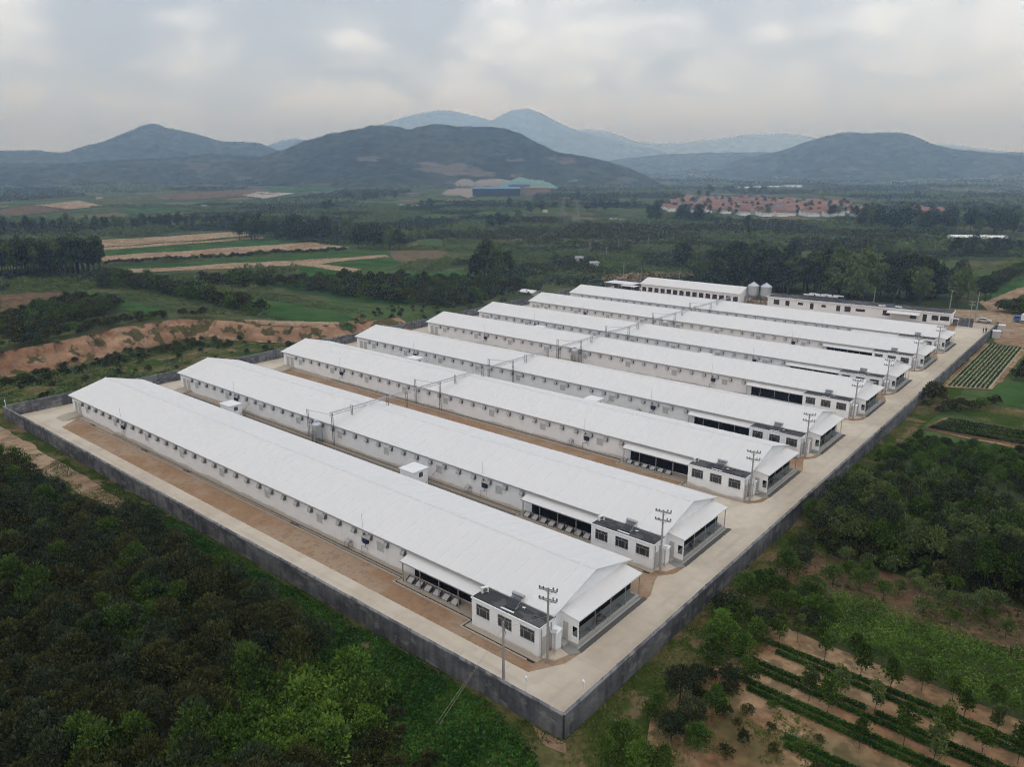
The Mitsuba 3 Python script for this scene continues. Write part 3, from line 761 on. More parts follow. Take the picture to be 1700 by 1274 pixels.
# ------------------------------------------------------------------ small plant along the barn fronts
M_cab = P(cat(box(-.4, .4, -.42, 0, 0, .85)), 'm_blue')
M_cabhood = P(cat(prism_x([(-.6, .88), (0, 1.05), (0, 1.1), (-.6, .93)], -.5, .5), box(-.5, -.42, -.5, 0, .1, .9)), 'm_fan')
M_cabbr = P(cat(path_tube([(-.75, -.3, -.6), (-.3, -.35, -.5), (.35, -.35, -.5), (.4, -.3, -1.0)], .03, 4), path_tube([(-.75, -.3, -.6), (-.75, -.3, -1.7)], .04, 4), path_tube([(0, -.3, -.5), (.1, -.3, 0)], .04, 4), path_tube([(-.3, -.2, 1.3), (-.3, -.2, .9)], .12, 6)), 'm_rust')
M_mast = P(tube((-.45, -.25, .6), (-.45, -.25, 4.0), .025, 5), 'm_pole')
M_table = P(cat(box(-.45, .45, -.3, .3, .95, 1.0), *[tube((x, y, 0), (x, y, .95), .025, 4) for x in (-.42, .42) for y in (-.26, .26)], box(-.42, .42, -.27, -.24, .3, .34)), 'm_rust')
M_tabletop = P(cat(prism_x([(-.3, 1.0), (.3, 1.0), (.25, 1.3), (-.1, 1.35)], -.35, .35), tube((.1, 0, 1.3), (.1, 0, 2.0), .015, 4)), 'm_fan')
for i, y in enumerate(YS):
    w = ('nearest' if i == 0 else 'farthest' if i == 7 else ORD[i] + '-nearest')
    for x, side in ((-38.25, 'right'), (-106.6, 'left')):
        k = thing('electric_cabinet', f'blue cabinet with thin mast on the {side} half of the {w} barn front', 'cabinet', 'electric cabinets on the barn fronts')
        o = at(x, y + WY0, 1.75)
        part(k, 'case', M_cab, o); part(k, 'hood', M_cabhood, o); part(k, 'bracket', M_cabbr, o); part(k, 'mast', M_mast, o)
    if i < 4:
        k = thing('tool_stand', f'small rusty stand with grey cover at the {w} barn front wall', 'stand', 'rusty stands at the barn fronts')
        o = at(-41.4, y - .05, .07)
        part(k, 'table', M_table, o); part(k, 'cover', M_tabletop, o)
# pipe bends lying by the kerb of the nearest barn
M_bend = P(cat(path_tube([(-.5, 0, .1), (-.2, 0, .35), (.1, 0, .3), (.5, 0, .12)], .09, 6), path_tube([(.4, .2, .1), (.7, .1, .35), (1.0, .1, .3), (1.2, .1, .1)], .09, 6)), 'm_iron', 40)
for x, w in (((-118.5, 7.8)[0], 'farthest'), ((-97.3, 9.3)[0], 'second-farthest'), ((-82.6, 9.4)[0], 'second-nearest'), ((-52.8, 9.4)[0], 'nearest')):
    single('pipe_bend', M_bend, f'pair of dark pipe bends over the nearest barn kerb, {w} of four', 'pipe', 'pipe bends along the nearest barn', tw=at(x, 8.95, 0))

# white sheds standing in the gaps between barns
def shed(x, y, sx, sy, z, label):
    k = thing('white_shed', label, 'shed', 'small white sheds between the barns')
    part(k, 'wall', P(cat(box(-sx / 2, sx / 2, -sy / 2, sy / 2, -.1, z)), 'm_wall'), at(x, y, 0))
    part(k, 'roof', P(box(-sx / 2 - .15, sx / 2 + .15, -sy / 2 - .15, sy / 2 + .15, z, z + .09), 'm_white'), at(x, y, 0))
    part(k, 'window', P(box(sx / 2 + .002, sx / 2 + .03, -.35, .45, z - 1.1, z - .35), 'm_iron'), at(x, y, 0))
    part(k, 'pipe', P(path_tube([(sx / 2 + .1, .2, .2), (sx / 2 + 1.6, sy / 2 + 1.0, 3.2)], .03, 4), 'm_rust'), at(x, y, 0))


for g, (a, b) in enumerate(zip(YS[:-1], YS[1:])):
    if g in (0, 2, 4):
        yb = a + WID + 4.2
        nm = f'in the gap between the {["nearest and second", "", "third and fourth", "", "fifth and sixth"][g]} barns'
        shed(-49.8, yb, 3.0, 3.0, 3.0 if g == 0 else 2.6, f'small white flat-roofed shed on the right {nm}')
        shed(-102.5, yb, 3.4, 2.6, 2.85, f'small white flat-roofed shed on the left {nm}')

# feed silos under the pipe bridge
def small_silo(x, y, label, s=1.0):
    k = thing('feed_silo', label, 'silo', 'feed silos under the pipe bridge')
    o = at(x, y, 0, 0, s)
    part(k, 'tank', P(lathe([(.15, .55), (.86, 1.15), (.86, 3.5), (.84, 3.52), (.84, 3.56), (.30, 4.05), (.30, 4.15), (.0, 4.15)], 22), 'm_galv', 35), o)
    part(k, 'lid', P(lathe([(0, 4.15), (.45, 4.15), (.45, 4.28), (0, 4.33)], 18, (0, 0, 0)), 'm_galv', 35), o)
    for a in range(4):
        c, q = math.cos(a * math.pi / 2 + .7), math.sin(a * math.pi / 2 + .7)
        part(k, 'leg', P(tube((c * .9, q * .9, -.1), (c * .9, q * .9, 2.2), .05, 5), 'm_iron'), o)
    part(k, 'rung_ladder', P(cat(path_tube([(-.3, -.92, .3), (-.3, -.92, 2.4)], .03, 4), path_tube([(.1, -.92, .3), (.1, -.92, 1.9)], .04, 4), box(-.25, .4, -.93, -.86, 2.35, 2.42)), 'm_iron'), o)


small_silo(-77.4, 31.1, 'grey steel feed silo in front of the second-nearest barn')
small_silo(-74.9, 107.3, 'grey steel feed silo in front of the fifth-nearest barn', 1.05)
small_silo(-76.2, 156.0, 'grey steel feed silo in front of the seventh-nearest barn', .95)

# the pipe bridge crossing all barns
k = thing('feed_pipe_bridge', 'long thin steel pipe bridge on paired posts crossing over the barn roofs', 'pipe bridge')
XB = -73.8
yl = np.arange(31.6, 200, 1.9)
for z, q in ((5.75, -.0), (6.3, -.02), (6.3, .42)):
    part(k, 'chord_pipe', P(path_tube([(XB + q, 31.4, z), (XB + q, 199.5, z)], .06, 6), 'm_steel'))
part(k, 'bracing', P(cat(*[tube((XB, a, 5.75), (XB - .02, a + .95, 6.3), .025, 4) for a in yl], *[tube((XB - .02, a + .95, 6.3), (XB, a + 1.9, 5.75), .025, 4) for a in yl]), 'm_steel'))
M_bpost = P(cat(tube((0, 0, -.05), (0, 0, 6.2), .06, 6), tube((.42, 0, -.05), (.42, 0, 6.2), .06, 6), *[tube((0, 0, z), (.42, 0, z), .03, 4) for z in (1.5, 3.0, 4.5)]), 'm_iron')
M_bshort = P(cat(tube((0, 0, 0), (0, 0, 1.9), .06, 5), tube((.42, 0, 0), (.42, 0, 1.9), .06, 5), tube((0, 0, .4), (.42, 0, .9), .03, 4)), 'm_iron')
for i, y in enumerate(YS):
    if i > 0:
        part(k, 'post', M_bpost, at(XB - .3, y - .25, 0))
        part(k, 'post', M_bpost, at(XB - 7.6, y - .25, 0, 0, (1, 1, .86)))
        part(k, 'branch_pipe', P(path_tube([(XB - 7.5, y - .25, 5.2), (XB, y - .25, 5.75)], .045, 5), 'm_steel'))
        for q in (3.9, 12.3):
            zr = EAVE + (RIDGE - EAVE) * min(q, WID - q) / MID
            part(k, 'roof_post', M_bshort, at(XB, y + q, zr, 0, (1, 1, (6.25 - zr) / 1.9 + .25)))
    if i in (1, 3, 5):
        part(k, 'post', M_bpost, at(XB - .3, y + WID + 2.2, 0))

# ------------------------------------------------------------------ buildings at the back of the compound
def gshed(name, x0, x1, y0, y1, e, r, label, cat_, nwin, group=None, wall='m_wall', roof='m_roof', ww=1.9, wz=(.9, 2.7)):
    k = thing(name, label, cat_, group)
    m = (y0 + y1) / 2
    gw = (x1 - x0) / nwin
    holes = [(x0 + gw * (j + .5) - ww / 2, x0 + gw * (j + .5) + ww / 2) for j in range(nwin)]
    p = Polygon([(x0, 0), (x1, 0), (x1, e), (x0, e)], [[(a, wz[0]), (b, wz[0]), (b, wz[1]), (a, wz[1])] for a, b in holes])
    fm = trimesh.creation.extrude_polygon(p, .24, engine='earcut')
    v = fm.vertices.copy(); fm.vertices = np.stack([v[:, 0], y0 + .24 - v[:, 2], v[:, 1]], 1)
    gb = prism_x([(y0 + .24, -.1), (y1, -.1), (y1, e), (m, r - .05), (y0 + .24, e)], x0, x0 + .2), prism_x([(y0 + .24, -.1), (y1, -.1), (y1, e), (m, r - .05), (y0 + .24, e)], x1 - .2, x1)
    part(k, 'wall', P(cat(fm, *gb, box(x0 + .2, x1 - .2, y1 - .2, y1, -.1, e)), wall))
    s = (r - e) / (m - y0)
    part(k, 'roof', P(cat(prism_x([(y0 - .5, e - .5 * s), (m, r), (y1 + .5, e - .5 * s), (y1 + .5, e - .5 * s + .1), (m, r + .1), (y0 - .5, e - .5 * s + .1)], x0 - .5, x1 + .5)), roof))
    for a, b in holes:
        part(k, 'window', P(box(a, b, y0 + .15, y0 + .18, wz[0], wz[1]), 'm_glass'))
    return k


k = gshed('feed_shed', -121.0, -80.2, 218.0, 229.5, 3.9, 5.7, 'white gabled shed with a row of large dark openings behind the farthest barn', 'shed', 15)
part(k, 'door', P(box(-80.19, -80.14, 222.5, 224.5, 0, 2.4), 'm_greydoor'))
k = thing('open_canopy', 'low white open canopy at the back left corner of the compound', 'canopy')
part(k, 'roof', P(cat(box(-137.5, -124.5, 216.5, 224, 3.0, 3.1), box(-128.5, -121.8, 214, 218, 2.75, 2.84)), 'm_roof'))
for x, y in ((-137, 217), (-131, 217), (-125, 217), (-137, 223.5), (-125, 223.5), (-128, 214.4), (-122.3, 214.4)):
    part(k, 'post', P(box(x - .08, x + .08, y - .08, y + .08, 0, 2.98 if y > 215 else 2.75), 'm_steel'))
part(k, 'back_wall', P(box(-137, -125, 223.3, 223.5, 0, 2.98), 'm_block'))
for j, (x, y) in enumerate(((-77.9, 224.9), (-73.3, 225.4))):
    k = thing('grain_silo', f'{"left" if j == 0 else "right"} of two galvanised steel grain silos with conical roofs', 'silo', 'grain silos behind the barns')
    o = at(x, y, 0)
    ribs = [(1.95 + .03 * (q % 2), 3.0 + .22 * q) for q in range(16)]
    part(k, 'tank', P(lathe([(.2, 1.0), (1.95, 2.95)] + ribs + [(1.9, 6.4)], 30), 'm_galv', 30), o)
    part(k, 'roof', P(lathe([(2.1, 6.35), (1.0, 7.1), (.35, 7.55), (.35, 7.75), (0, 7.85)], 30), 'm_galv', 30), o)
    for a in range(6):
        c, q = 1.85 * math.cos(a * 1.047), 1.85 * math.sin(a * 1.047)
        part(k, 'leg', P(tube((c, q, -.1), (c, q, 3.1), .07, 5), 'm_iron'), o)
    part(k, 'brace_ring', P(cat(*[tube((1.85 * math.cos(a * 1.047), 1.85 * math.sin(a * 1.047), .3), (1.85 * math.cos((a + 1) * 1.047), 1.85 * math.sin((a + 1) * 1.047), 2.4), .04, 4) for a in range(6)]), 'm_iron'), o)
# flat-roofed office range
fx0, fy0, fx1, fy1 = -70.0, 219.2, -12.6, 222.7
ang = math.degrees(math.atan2(fy1 - fy0, fx1 - fx0)); FL = math.hypot(fx1 - fx0, fy1 - fy0)
k = thing('office_building', 'long white building with grey flat roof at the back right', 'building')
o = at(fx0, fy0, 0, ang)
wins = [(3.2, 2.0, 1.3, 3.0), (7.0, 1.4, 1.2, 3.0), (11.5, 1.8, 1.9, 2.8), (15.3, 1.2, .9, 3.0), (19.2, 1.5, 1.9, 2.8), (24.0, 1.3, 1.1, 3.0), (27.0, 2.0, 1.2, 3.0), (31.0, 2.9, 1.7, 2.6), (39.0, 2.2, 1.3, 3.0), (47.0, 1.9, 1.1, 2.9), (50.3, 1.2, .6, 2.9), (53.2, 1.9, 1.3, 2.9), (55.9, 2.6, 1.5, 2.9)]
p = Polygon([(0, 0), (FL, 0), (FL, 3.6), (0, 3.6)], [[(a - w / 2, b), (a + w / 2, b), (a + w / 2, c), (a - w / 2, c)] for a, w, b, c in wins])
fm = trimesh.creation.extrude_polygon(p, .24, engine='earcut'); v = fm.vertices.copy(); fm.vertices = np.stack([v[:, 0], .24 - v[:, 2], v[:, 1]], 1)
part(k, 'wall', P(cat(fm, box(0, .24, .24, 7.4, 0, 3.6), box(FL - .24, FL, .24, 7.4, 0, 3.6), box(.24, FL - .24, 7.16, 7.4, 0, 3.6)), 'm_wall'), o)
rf = part(k, 'roof', P(box(-.35, FL + .35, -.45, 7.8, 3.603, 3.95), 'm_white'), o)
part(rf, 'roofing_felt', P(box(-.2, FL + .2, -.05, 7.65, 3.945, 3.965), 'm_bitumen'), o)
for a, w, b, c in wins:
    part(k, 'window', P(box(a - w / 2, a + w / 2, .1, .14, b, c), 'm_glass'), o)
part(k, 'awning', P(prism_x([(-3.3, 2.75), (-.0, 3.25), (0, 3.32), (-3.3, 2.82)], 39.5, 49.0), 'm_roof'), o)
part(k, 'porch', P(cat(prism_x([(1, 2.2), (3.5, 2.2), (3.5, 2.35), (1, 2.35)], FL + .01, FL + 2.2), box(FL + 2.0, FL + 2.1, 1.05, 1.15, 0, 2.2)), 'm_white'), o)
part(k, 'roof_hatch', P(cat(box(36.0, 38.0, 1.6, 2.6, 3.97, 4.25)), 'm_white'), o); part(k, 'roof_hatch', P(cat(box(41.0, 43.0, 2.0, 3.0, 3.97, 4.25)), 'm_white'), o)
k = thing('solar_heater_rack', 'six white-tanked solar water heaters racked on the left end of the office roof', 'water heater')
for q in range(6):
    x, y = 13.3 + 4.0 * (q % 3) + (0 if q < 3 else 1.2), (1.2 if q < 3 else 4.2)
    c = (T().translate([fx0, fy0, 0]).rotate([0, 0, 1], ang).translate([x, y, 0]))
    part(k, 'tank', P(cat(turn(lathe([(0, -1.7), (.22, -1.7), (.24, 0), (.22, 1.7), (0, 1.7)], 12), 90, (0, 1, 0))), 'm_white', 40), c.translate([0, 1.1, 5.45]))
    part(k, 'collector', P(cat(*[tube((u, 1.1, 5.35), (u, -.1, 4.15), .04, 4) for u in np.linspace(-1.6, 1.6, 14)], *[path_tube([(u, -.1, 4.0), (u, 1.1, 5.3), (u, 1.2, 4.0)], .03, 4) for u in (-1.6, 0, 1.6)]), 'm_tubes'), c)

# gate, gate walls, vehicles, people
gp, gq = (-6.4, 224.9), (-.3, 224.0)
gd = math.degrees(math.atan2(gq[1] - gp[1], gq[0] - gp[0])); GL = math.hypot(gq[0] - gp[0], gq[1] - gp[1])
k = thing('sliding_gate', 'low pale folding gate across the end of the concrete road', 'gate')
part(k, 'frame', P(cat(box(0, GL, -.04, .04, 1.45, 1.53), box(0, GL, -.04, .04, .08, .16)), 'm_steel'), at(*gp, 0, gd))
for q in np.arange(.1, GL, .22):
    part(k, 'slat', P(tube((0, 0, .12), (0, 0, 1.5), .025, 4), 'm_steel'), at(gp[0] + q * math.cos(math.radians(gd)), gp[1] + q * math.sin(math.radians(gd)), 0))
k = thing('back_wall', 'dark grey wall right of the office building ending at the gate pole', 'wall')
part(k, 'wall_face', P(cat(box(-12.2, -6.6, 225.0, 225.25, -.1, 2.6)), 'm_block')); part(k, 'coping', P(box(-12.25, -6.55, 224.95, 225.3, 2.6, 2.7), 'm_block'))
k = thing('gate_pier', 'dark square gate pier at the far end of the right wall', 'pier')
part(k, 'shaft', P(box(-.35, .35, 222.3, 223.0, -.1, 2.9), 'm_block')); part(k, 'cap', P(box(-.42, .42, 222.2, 223.1, 2.9, 3.05), 'm_terracotta'))


def wheels(k, xs, ys, r, w):
    tyre = P(cat(turn(lathe([(r * .55, -w / 2), (r * .92, -w / 2), (r, -w / 3), (r, w / 3), (r * .92, w / 2), (r * .55, w / 2)], 18), 90, (1, 0, 0))), 'm_black', 40)
    rim = P(cat(turn(lathe([(0, -w / 2.4), (r * .56, -w / 2.2), (r * .56, w / 2.2), (0, w / 2.4)], 14), 90, (1, 0, 0))), 'm_steel', 40)
    return [(x, y, tyre, rim, r) for x in xs for y in ys]


def vehicle(k, prof, half, glass, o, ws, paint, extra=()):
    body = prism_y(prof, -half, half)
    part(k, 'body', P(body, paint), o)
    for g in glass: part(k, 'window', P(g, 'm_glass'), o)
    for x, y, ty, ri, r in ws:
        wk = part(k, 'wheel', ty, o.translate([x, y, r]))
        part(wk, 'rim', ri, o.translate([x, y, r]))
    for nme, m, mt in extra: part(k, nme, P(m, mt), o)


car_p = [(-2.1, .35), (2.0, .35), (2.1, .6), (2.0, .85), (1.15, .98), (.45, 1.42), (-1.3, 1.46), (-1.95, 1.05), (-2.15, .95)]
k = thing('parked_car', 'silver hatchback car standing outside the yard gate', 'car')
o = at(*(-25.9, 216.9), 0.02, 12) if False else at(-5.4, 236.8, -.05, 8)
vehicle(k, car_p, .84, [prism_y([(1.0, 1.0), (.45, 1.36), (-1.2, 1.39), (-1.75, 1.05)], -.855, .855), prism_x([(-.7, .99), (.7, .99), (.6, 1.36), (-.6, 1.36)], .5, .56)], o, wheels(k, (-1.3, 1.3), (-.78, .78), .32, .2), 'm_paintsilver',
        [('headlight', box(2.0, 2.1, -.7, -.4, .62, .78), 'm_white'), ('headlight', box(2.0, 2.1, .4, .7, .62, .78), 'm_white'), ('bumper', box(2.05, 2.16, -.8, .8, .38, .55), 'm_fan')])
k = thing('small_truck', 'small truck with blue cab and white body at the right edge of the dirt yard', 'truck')
o = at(4.6, 244.6, -.1, 172)
vehicle(k, [(.9, .55), (2.9, .55), (2.95, 1.2), (2.6, 2.05), (1.1, 2.15), (.9, 2.1)], .95, [prism_y([(1.3, 1.35), (2.72, 1.35), (2.5, 1.95), (1.3, 2.0)], -.965, .965)], o, wheels(k, (-1.6, 2.0), (-.85, .85), .42, .26), 'm_paintblue',
        [('cargo_box', box(-2.9, .8, -1.05, 1.05, .85, 2.9), 'm_white'), ('chassis', box(-2.8, 2.0, -.4, .4, .5, .84), 'm_iron')])
for x, y, l in ((*(0.8, 212.4), 'left of two white square water tanks outside the right wall'), (*(0.5, 223.3), 'right of two white square water tanks outside the right wall')):
    k = thing('water_tank', l, 'tank', 'white water tanks outside the wall')
    o = at(x + .6, y, -.1, 10)
    part(k, 'tank', P(trimesh.creation.box([2.0, 2.0, 2.0], transform=trimesh.transformations.translation_matrix([0, 0, 1.1])), 'm_lid'), o)
    part(k, 'lid', P(box(-1.06, 1.06, -1.06, 1.06, 2.1, 2.2), 'm_white'), o)
    part(k, 'pallet', P(box(-1.05, 1.05, -1.05, 1.05, -.05, .1), 'm_wood'), o)


def person(x, y, rot, label, cloth, legs):
    import manifold3d as m3

    def ball(p, r): return m3.Manifold.sphere(r, 12).translate(tuple(map(float, p)))
    def bone(p, a, q, b): return m3.Manifold.batch_hull([ball(p, a), ball(q, b)])
    B = [bone((0, 0, 1.0), .15, (0, 0, 1.36), .17), bone((0, -.17, 1.38), .07, (0, .17, 1.38), .07), bone((0, 0, 1.4), .055, (0, 0, 1.52), .05), bone((.01, 0, 1.56), .085, (0, 0, 1.66), .10)]
    for s in (-1, 1):
        B += [bone((0, .09 * s, .95), .10, (.02 * s, .10 * s, .5), .065), bone((.02 * s, .10 * s, .5), .062, (0, .10 * s, .09), .045), bone((0, .10 * s, .05), .045, (.16, .11 * s, .04), .035),
              bone((0, .19 * s, 1.37), .055, (.02, .25 * s, 1.08), .042), bone((.02, .25 * s, 1.08), .04, (.12, .24 * s, .84), .032), bone((.12, .24 * s, .84), .035, (.15, .23 * s, .74), .022)]
    body = m3.Manifold.batch_boolean(B, m3.OpType.Add).refine_to_length(.05).to_mesh()
    m = trimesh.Trimesh(body.vert_properties[:, :3], body.tri_verts, process=True)
    m = trimesh.smoothing.filter_taubin(m, iterations=6)
    k = thing('person', label, 'person', 'people at the yard gate')
    part(k, 'body', P(m, 'm_skin', True), at(x, y, 0, rot))
    part(k, 'jacket', P(lathe([(.17, .88), (.20, 1.0), (.21, 1.3), (.17, 1.42), (.08, 1.46), (.06, 1.47)], 16), cloth, True), at(x, y, 0, rot, (.85, 1.12, 1)))
    for s in (-1, 1):
        part(k, 'sleeve', P(cat(tube((0, .18 * s, 1.4), (.02, .26 * s, 1.07), .075, 8, .06), tube((.02, .26 * s, 1.08), (.12, .245 * s, .84), .06, 8, .05)), cloth, 60), at(x, y, 0, rot))
        part(k, 'trouser_leg', P(tube((0, .09 * s, .98), (.0, .10 * s, .09), .115, 10, .075), legs, 60), at(x, y, 0, rot))
    part(k, 'hair', P(trimesh.creation.icosphere(2, .112, ).apply_transform(trimesh.transformations.translation_matrix([-.015, 0, 1.685])), 'm_black', True), at(x, y, 0, rot))


person(-2.6, 217.4, 200, 'person in dark clothes standing near the gate, the left of two', 'm_iron', 'm_black')
person(-2.0, 218.3, 230, 'person in dark blue clothes standing near the gate, the right of two', 'm_blue', 'm_black')

# hut and plastic tunnel beyond the left wall
k = gshed('brick_hut', -150.5, -144.5, 178, 182, 2.6, 3.2, 'small hut with pale roof beyond the left wall', 'hut', 2, None, 'm_cream', 'm_roof', 1.0, (1.0, 2.0))
k = thing('plastic_tunnel', 'round white plastic tunnel shelter beyond the left wall', 'greenhouse')
ar = [(3.0 * math.cos(t), 3.0 * math.sin(t) * .95) for t in np.linspace(0, math.pi, 15)]
m = grid_mesh(*[np.array(q) for q in zip(*[[(u[0], y, u[1]) for u in ar] for y in np.linspace(0, 6, 7)])][:0]) if False else None
gx, gy = np.meshgrid(np.arange(15), np.linspace(0, 7, 8), indexing='ij')
arr = np.array(ar)
o = at(-153, 141, 0, 35)
part(k, 'cover', P(grid_mesh(arr[gx, 0], gy, arr[gx, 1] + .05 * np.sin(gy * 5)), 'm_white', True), o)
part(k, 'end_wall', P(prism_y([(a * .97, b * .97) for a, b in ar], 6.7, 6.75), 'm_film'), o)
part(k, 'frame', P(cat(*[path_tube([(a * .98, y, b * .98) for a, b in ar], .04, 4) for y in (0.02, 3.5)]), 'm_steel'), o)

# ------------------------------------------------------------------ plants: leaf-card crowns
def leaf_cards(c, d, length, width, r, lift=0.0):
    """Rhombic leaves at c, long axis d, random roll. c, d: (n, 3)."""
    n = len(c)
    d = d / np.maximum(np.linalg.norm(d, axis=1, keepdims=True), 1e-9)
    a = np.cross(d, r.normal(size=(n, 3)))
    a /= np.maximum(np.linalg.norm(a, axis=1, keepdims=True), 1e-9)
    L = length * r.uniform(.7, 1.25, (n, 1))
    W = width * r.uniform(.7, 1.2, (n, 1))
    nn = np.cross(d, a)
    v = np.stack([c, c + d * L * .5 + a * W * .5 + nn * W * .12, c + d * L, c + d * L * .5 - a * W * .5 + nn * W * .12], 1).reshape(-1, 3)
    k = np.arange(n)[:, None] * 4
    return v, np.vstack([k + [0, 1, 2], k + [0, 2, 3]])


def crown(r, R, H, base, blobs, n, length, width, up=.35, top=1.0, br=.42, squash=1.0):
    """Leaves on the outside of many small clumps filling an uneven crown."""
    bc = r.normal(size=(blobs * 3, 3))
    bc /= np.linalg.norm(bc, axis=1, keepdims=True)
    bc *= (r.uniform(.25, 1, (blobs * 3, 1)) ** .5)
    bc = bc[bc[:, 2] > -.75][:blobs]
    w = 1 - .35 * np.clip(bc[:, 2:3] * top, -1, 1)
    cen = np.column_stack([bc[:, :2] * w * R * (1 - br * .6), base + (H - base) * (.5 + .5 * bc[:, 2] * (1 - br * .5))])
    rad = R * br * r.uniform(.65, 1.25, len(bc))
    pick = r.integers(0, len(bc), n)
    u = r.normal(size=(n, 3))
    u /= np.linalg.norm(u, axis=1, keepdims=True)
    u[:, 2] = np.where(u[:, 2] < -.35, -u[:, 2], u[:, 2])
    p = cen[pick] + u * rad[pick, None] * r.uniform(.72, 1.05, (n, 1)) * [1, 1, squash]
    d = u + [0, 0, up] + r.normal(size=(n, 3)) * .45
    return leaf_cards(p, d, length, width, r)


def trunk(r, hh, rad, limbs=4, spread=.8, top=.75):
    pts = [np.array([0, 0, -.3]), np.array([r.uniform(-.08, .08), r.uniform(-.08, .08), hh * .4]), np.array([r.uniform(-.2, .2), r.uniform(-.2, .2), hh * top])]
    ms = [tube(pts[0], pts[1], rad, 6, rad * .75), tube(pts[1], pts[2], rad * .75, 5, rad * .25)]
    for k in range(limbs):
        a = k * 6.283 / limbs + r.uniform(-.5, .5)
        z = hh * r.uniform(.32, .55)
        q = pts[0] + (pts[1] - pts[0]) * min(1, z / (hh * .4))
        ms.append(tube(q, q + [math.cos(a) * spread, math.sin(a) * spread, hh * r.uniform(.2, .38)], rad * .45, 4, rad * .15))
    return cat(*ms)


GROUPS = {}


def plant_group(key, mat, cr, tr=None):
    g = {'type': 'shapegroup'}
    if tr is not None:
        g['trunk'] = P(tr, 'm_bark')
    g['crown'] = P(trimesh.Trimesh(*cr, process=False), mat)
    scene[key] = g
    GROUPS.setdefault(key.rsplit('_v', 1)[0], []).append(key)


def make_kind(kind, mats, nvar, fn):
    for v in range(nvar):
        r = np.random.default_rng(abs(hash_(kind)) + v)
        cr, tr = fn(r)
        plant_group(f'{kind}_v{v}', mats[v % len(mats)], cr, tr)


def hash_(s):
    x = 7
    for ch in s: x = (x * 131 + ord(ch)) % 1000003
    return x


make_kind('k_wood', ['l_olive', 'l_dark', 'l_olive', 'l_green', 'l_dark', 'l_olive'], 6, lambda r: (crown(r, 2.0, r.uniform(4.2, 5.2), .7, 44, 2300, .34, .12, .75, 1.0, .31), trunk(r, 4.4, .10)))
make_kind('k_bright', ['l_lime', 'l_bright', 'l_lime'], 3, lambda r: (crown(r, 1.7, 3.0, .2, 22, 1300, .34, .22, .3), trunk(r, 2.6, .06)))
make_kind('k_road', ['l_green', 'l_green', 'l_bright', 'l_dark'], 4, lambda r: (crown(r, 2.1, r.uniform(4.6, 5.4), .3, 40, 2300, .32, .16, .4, 1.0, .33), trunk(r, 4.6, .12)))
make_kind('k_thin', ['l_plain', 'l_green', 'l_dark', 'l_plain'], 4, lambda r: (crown(r, 1.9, r.uniform(5.6, 7.6), 1.8, 46, 1900, .34, .14, .5, 1.0, .29), trunk(r, 6.8, .06, 4, .5, .85)))
make_kind('k_sapling', ['l_green', 'l_plain'], 3, lambda r: (crown(r, .80, r.uniform(3.4, 4.5), .5, 22, 950, .26, .14, .6), trunk(r, 3.2, .035, 3, .3, .9)))
make_kind('k_bush', ['l_plain', 'l_green', 'l_plain'], 3, lambda r: (crown(r, 1.05, 2.0, .35, 16, 700, .24, .10, .7), trunk(r, 1.7, .05, 4, .5)))
make_kind('k_shrub', ['l_olive', 'l_dark', 'l_green', 'l_olive'], 5, lambda r: (crown(r, 1.6, r.uniform(2.0, 3.0), .1, 14, 420, .50, .26, .5), None))
make_kind('k_poplar', ['l_dark', 'l_dark', 'l_plain'], 4, lambda r: (crown(r, 2.5, r.uniform(14, 17), 3.8, 24, 620, 1.0, .6, .6, .6, .45, 1.6), trunk(r, 14, .2, 5, 1.2)))
make_kind('k_big', ['l_dark', 'l_plain', 'l_dark'], 4, lambda r: (crown(r, 4.6, r.uniform(12.5, 15.5), 1.2, 30, 900, 1.1, .7, .4), trunk(r, 11, .3, 6, 3)))


_U = 'first second third fourth fifth sixth seventh eighth ninth tenth eleventh twelfth thirteenth fourteenth fifteenth sixteenth seventeenth eighteenth nineteenth'.split()


def nth(n):
    """1 -> first, 24 -> twenty-fourth."""
    if n < 20: return _U[n - 1]
    t = {2: 'twent', 3: 'thirt', 4: 'fort', 5: 'fift'}[n // 10]
    return t + 'ieth' if n % 10 == 0 else f'{t}y-{_U[n % 10 - 1]}'


def plant(kind, name, pts, label, category, group, smin=.85, smax=1.15, seed=1, limit=300, sink=0.0, hz=None, count=False):
    """One thing per point; what is past the limit becomes one stuff entry."""
    r = np.random.default_rng(seed)
    gs = GROUPS[kind]
    pts = np.asarray(pts, float)
    dist = np.hypot(pts[:, 0] - EYE[0], pts[:, 1] - EYE[1])
    order = np.argsort(dist)
    zs = h(pts[:, 0], pts[:, 1]) if hz is None else np.full(len(pts), hz)
    for n, j in enumerate(order):
        g = gs[r.integers(len(gs))]
        s = r.uniform(smin, smax) * (pts[j, 2] if pts.shape[1] > 2 else 1)
        e = {'type': 'instance', 'group': {'type': 'ref', 'id': g}, 'to_world': T().translate([float(pts[j, 0]), float(pts[j, 1]), float(zs[j] - sink)]).rotate([0, 0, 1], float(r.uniform(0, 360))).scale([float(s * r.uniform(.9, 1.1)), float(s), float(s * r.uniform(.88, 1.12))])}
        if n < limit:
            k = numbered(name)
            scene[k] = e
            tag(k, f'{label}, {nth(n + 1)} from the bottom' if count else label, category, group)
        else:
            scene[numbered(f'{name}_mass__{name}')] = e
            labels[f'{name}_mass'] = {'label': 'the rest of: ' + label, 'category': category, 'kind': 'stuff'}


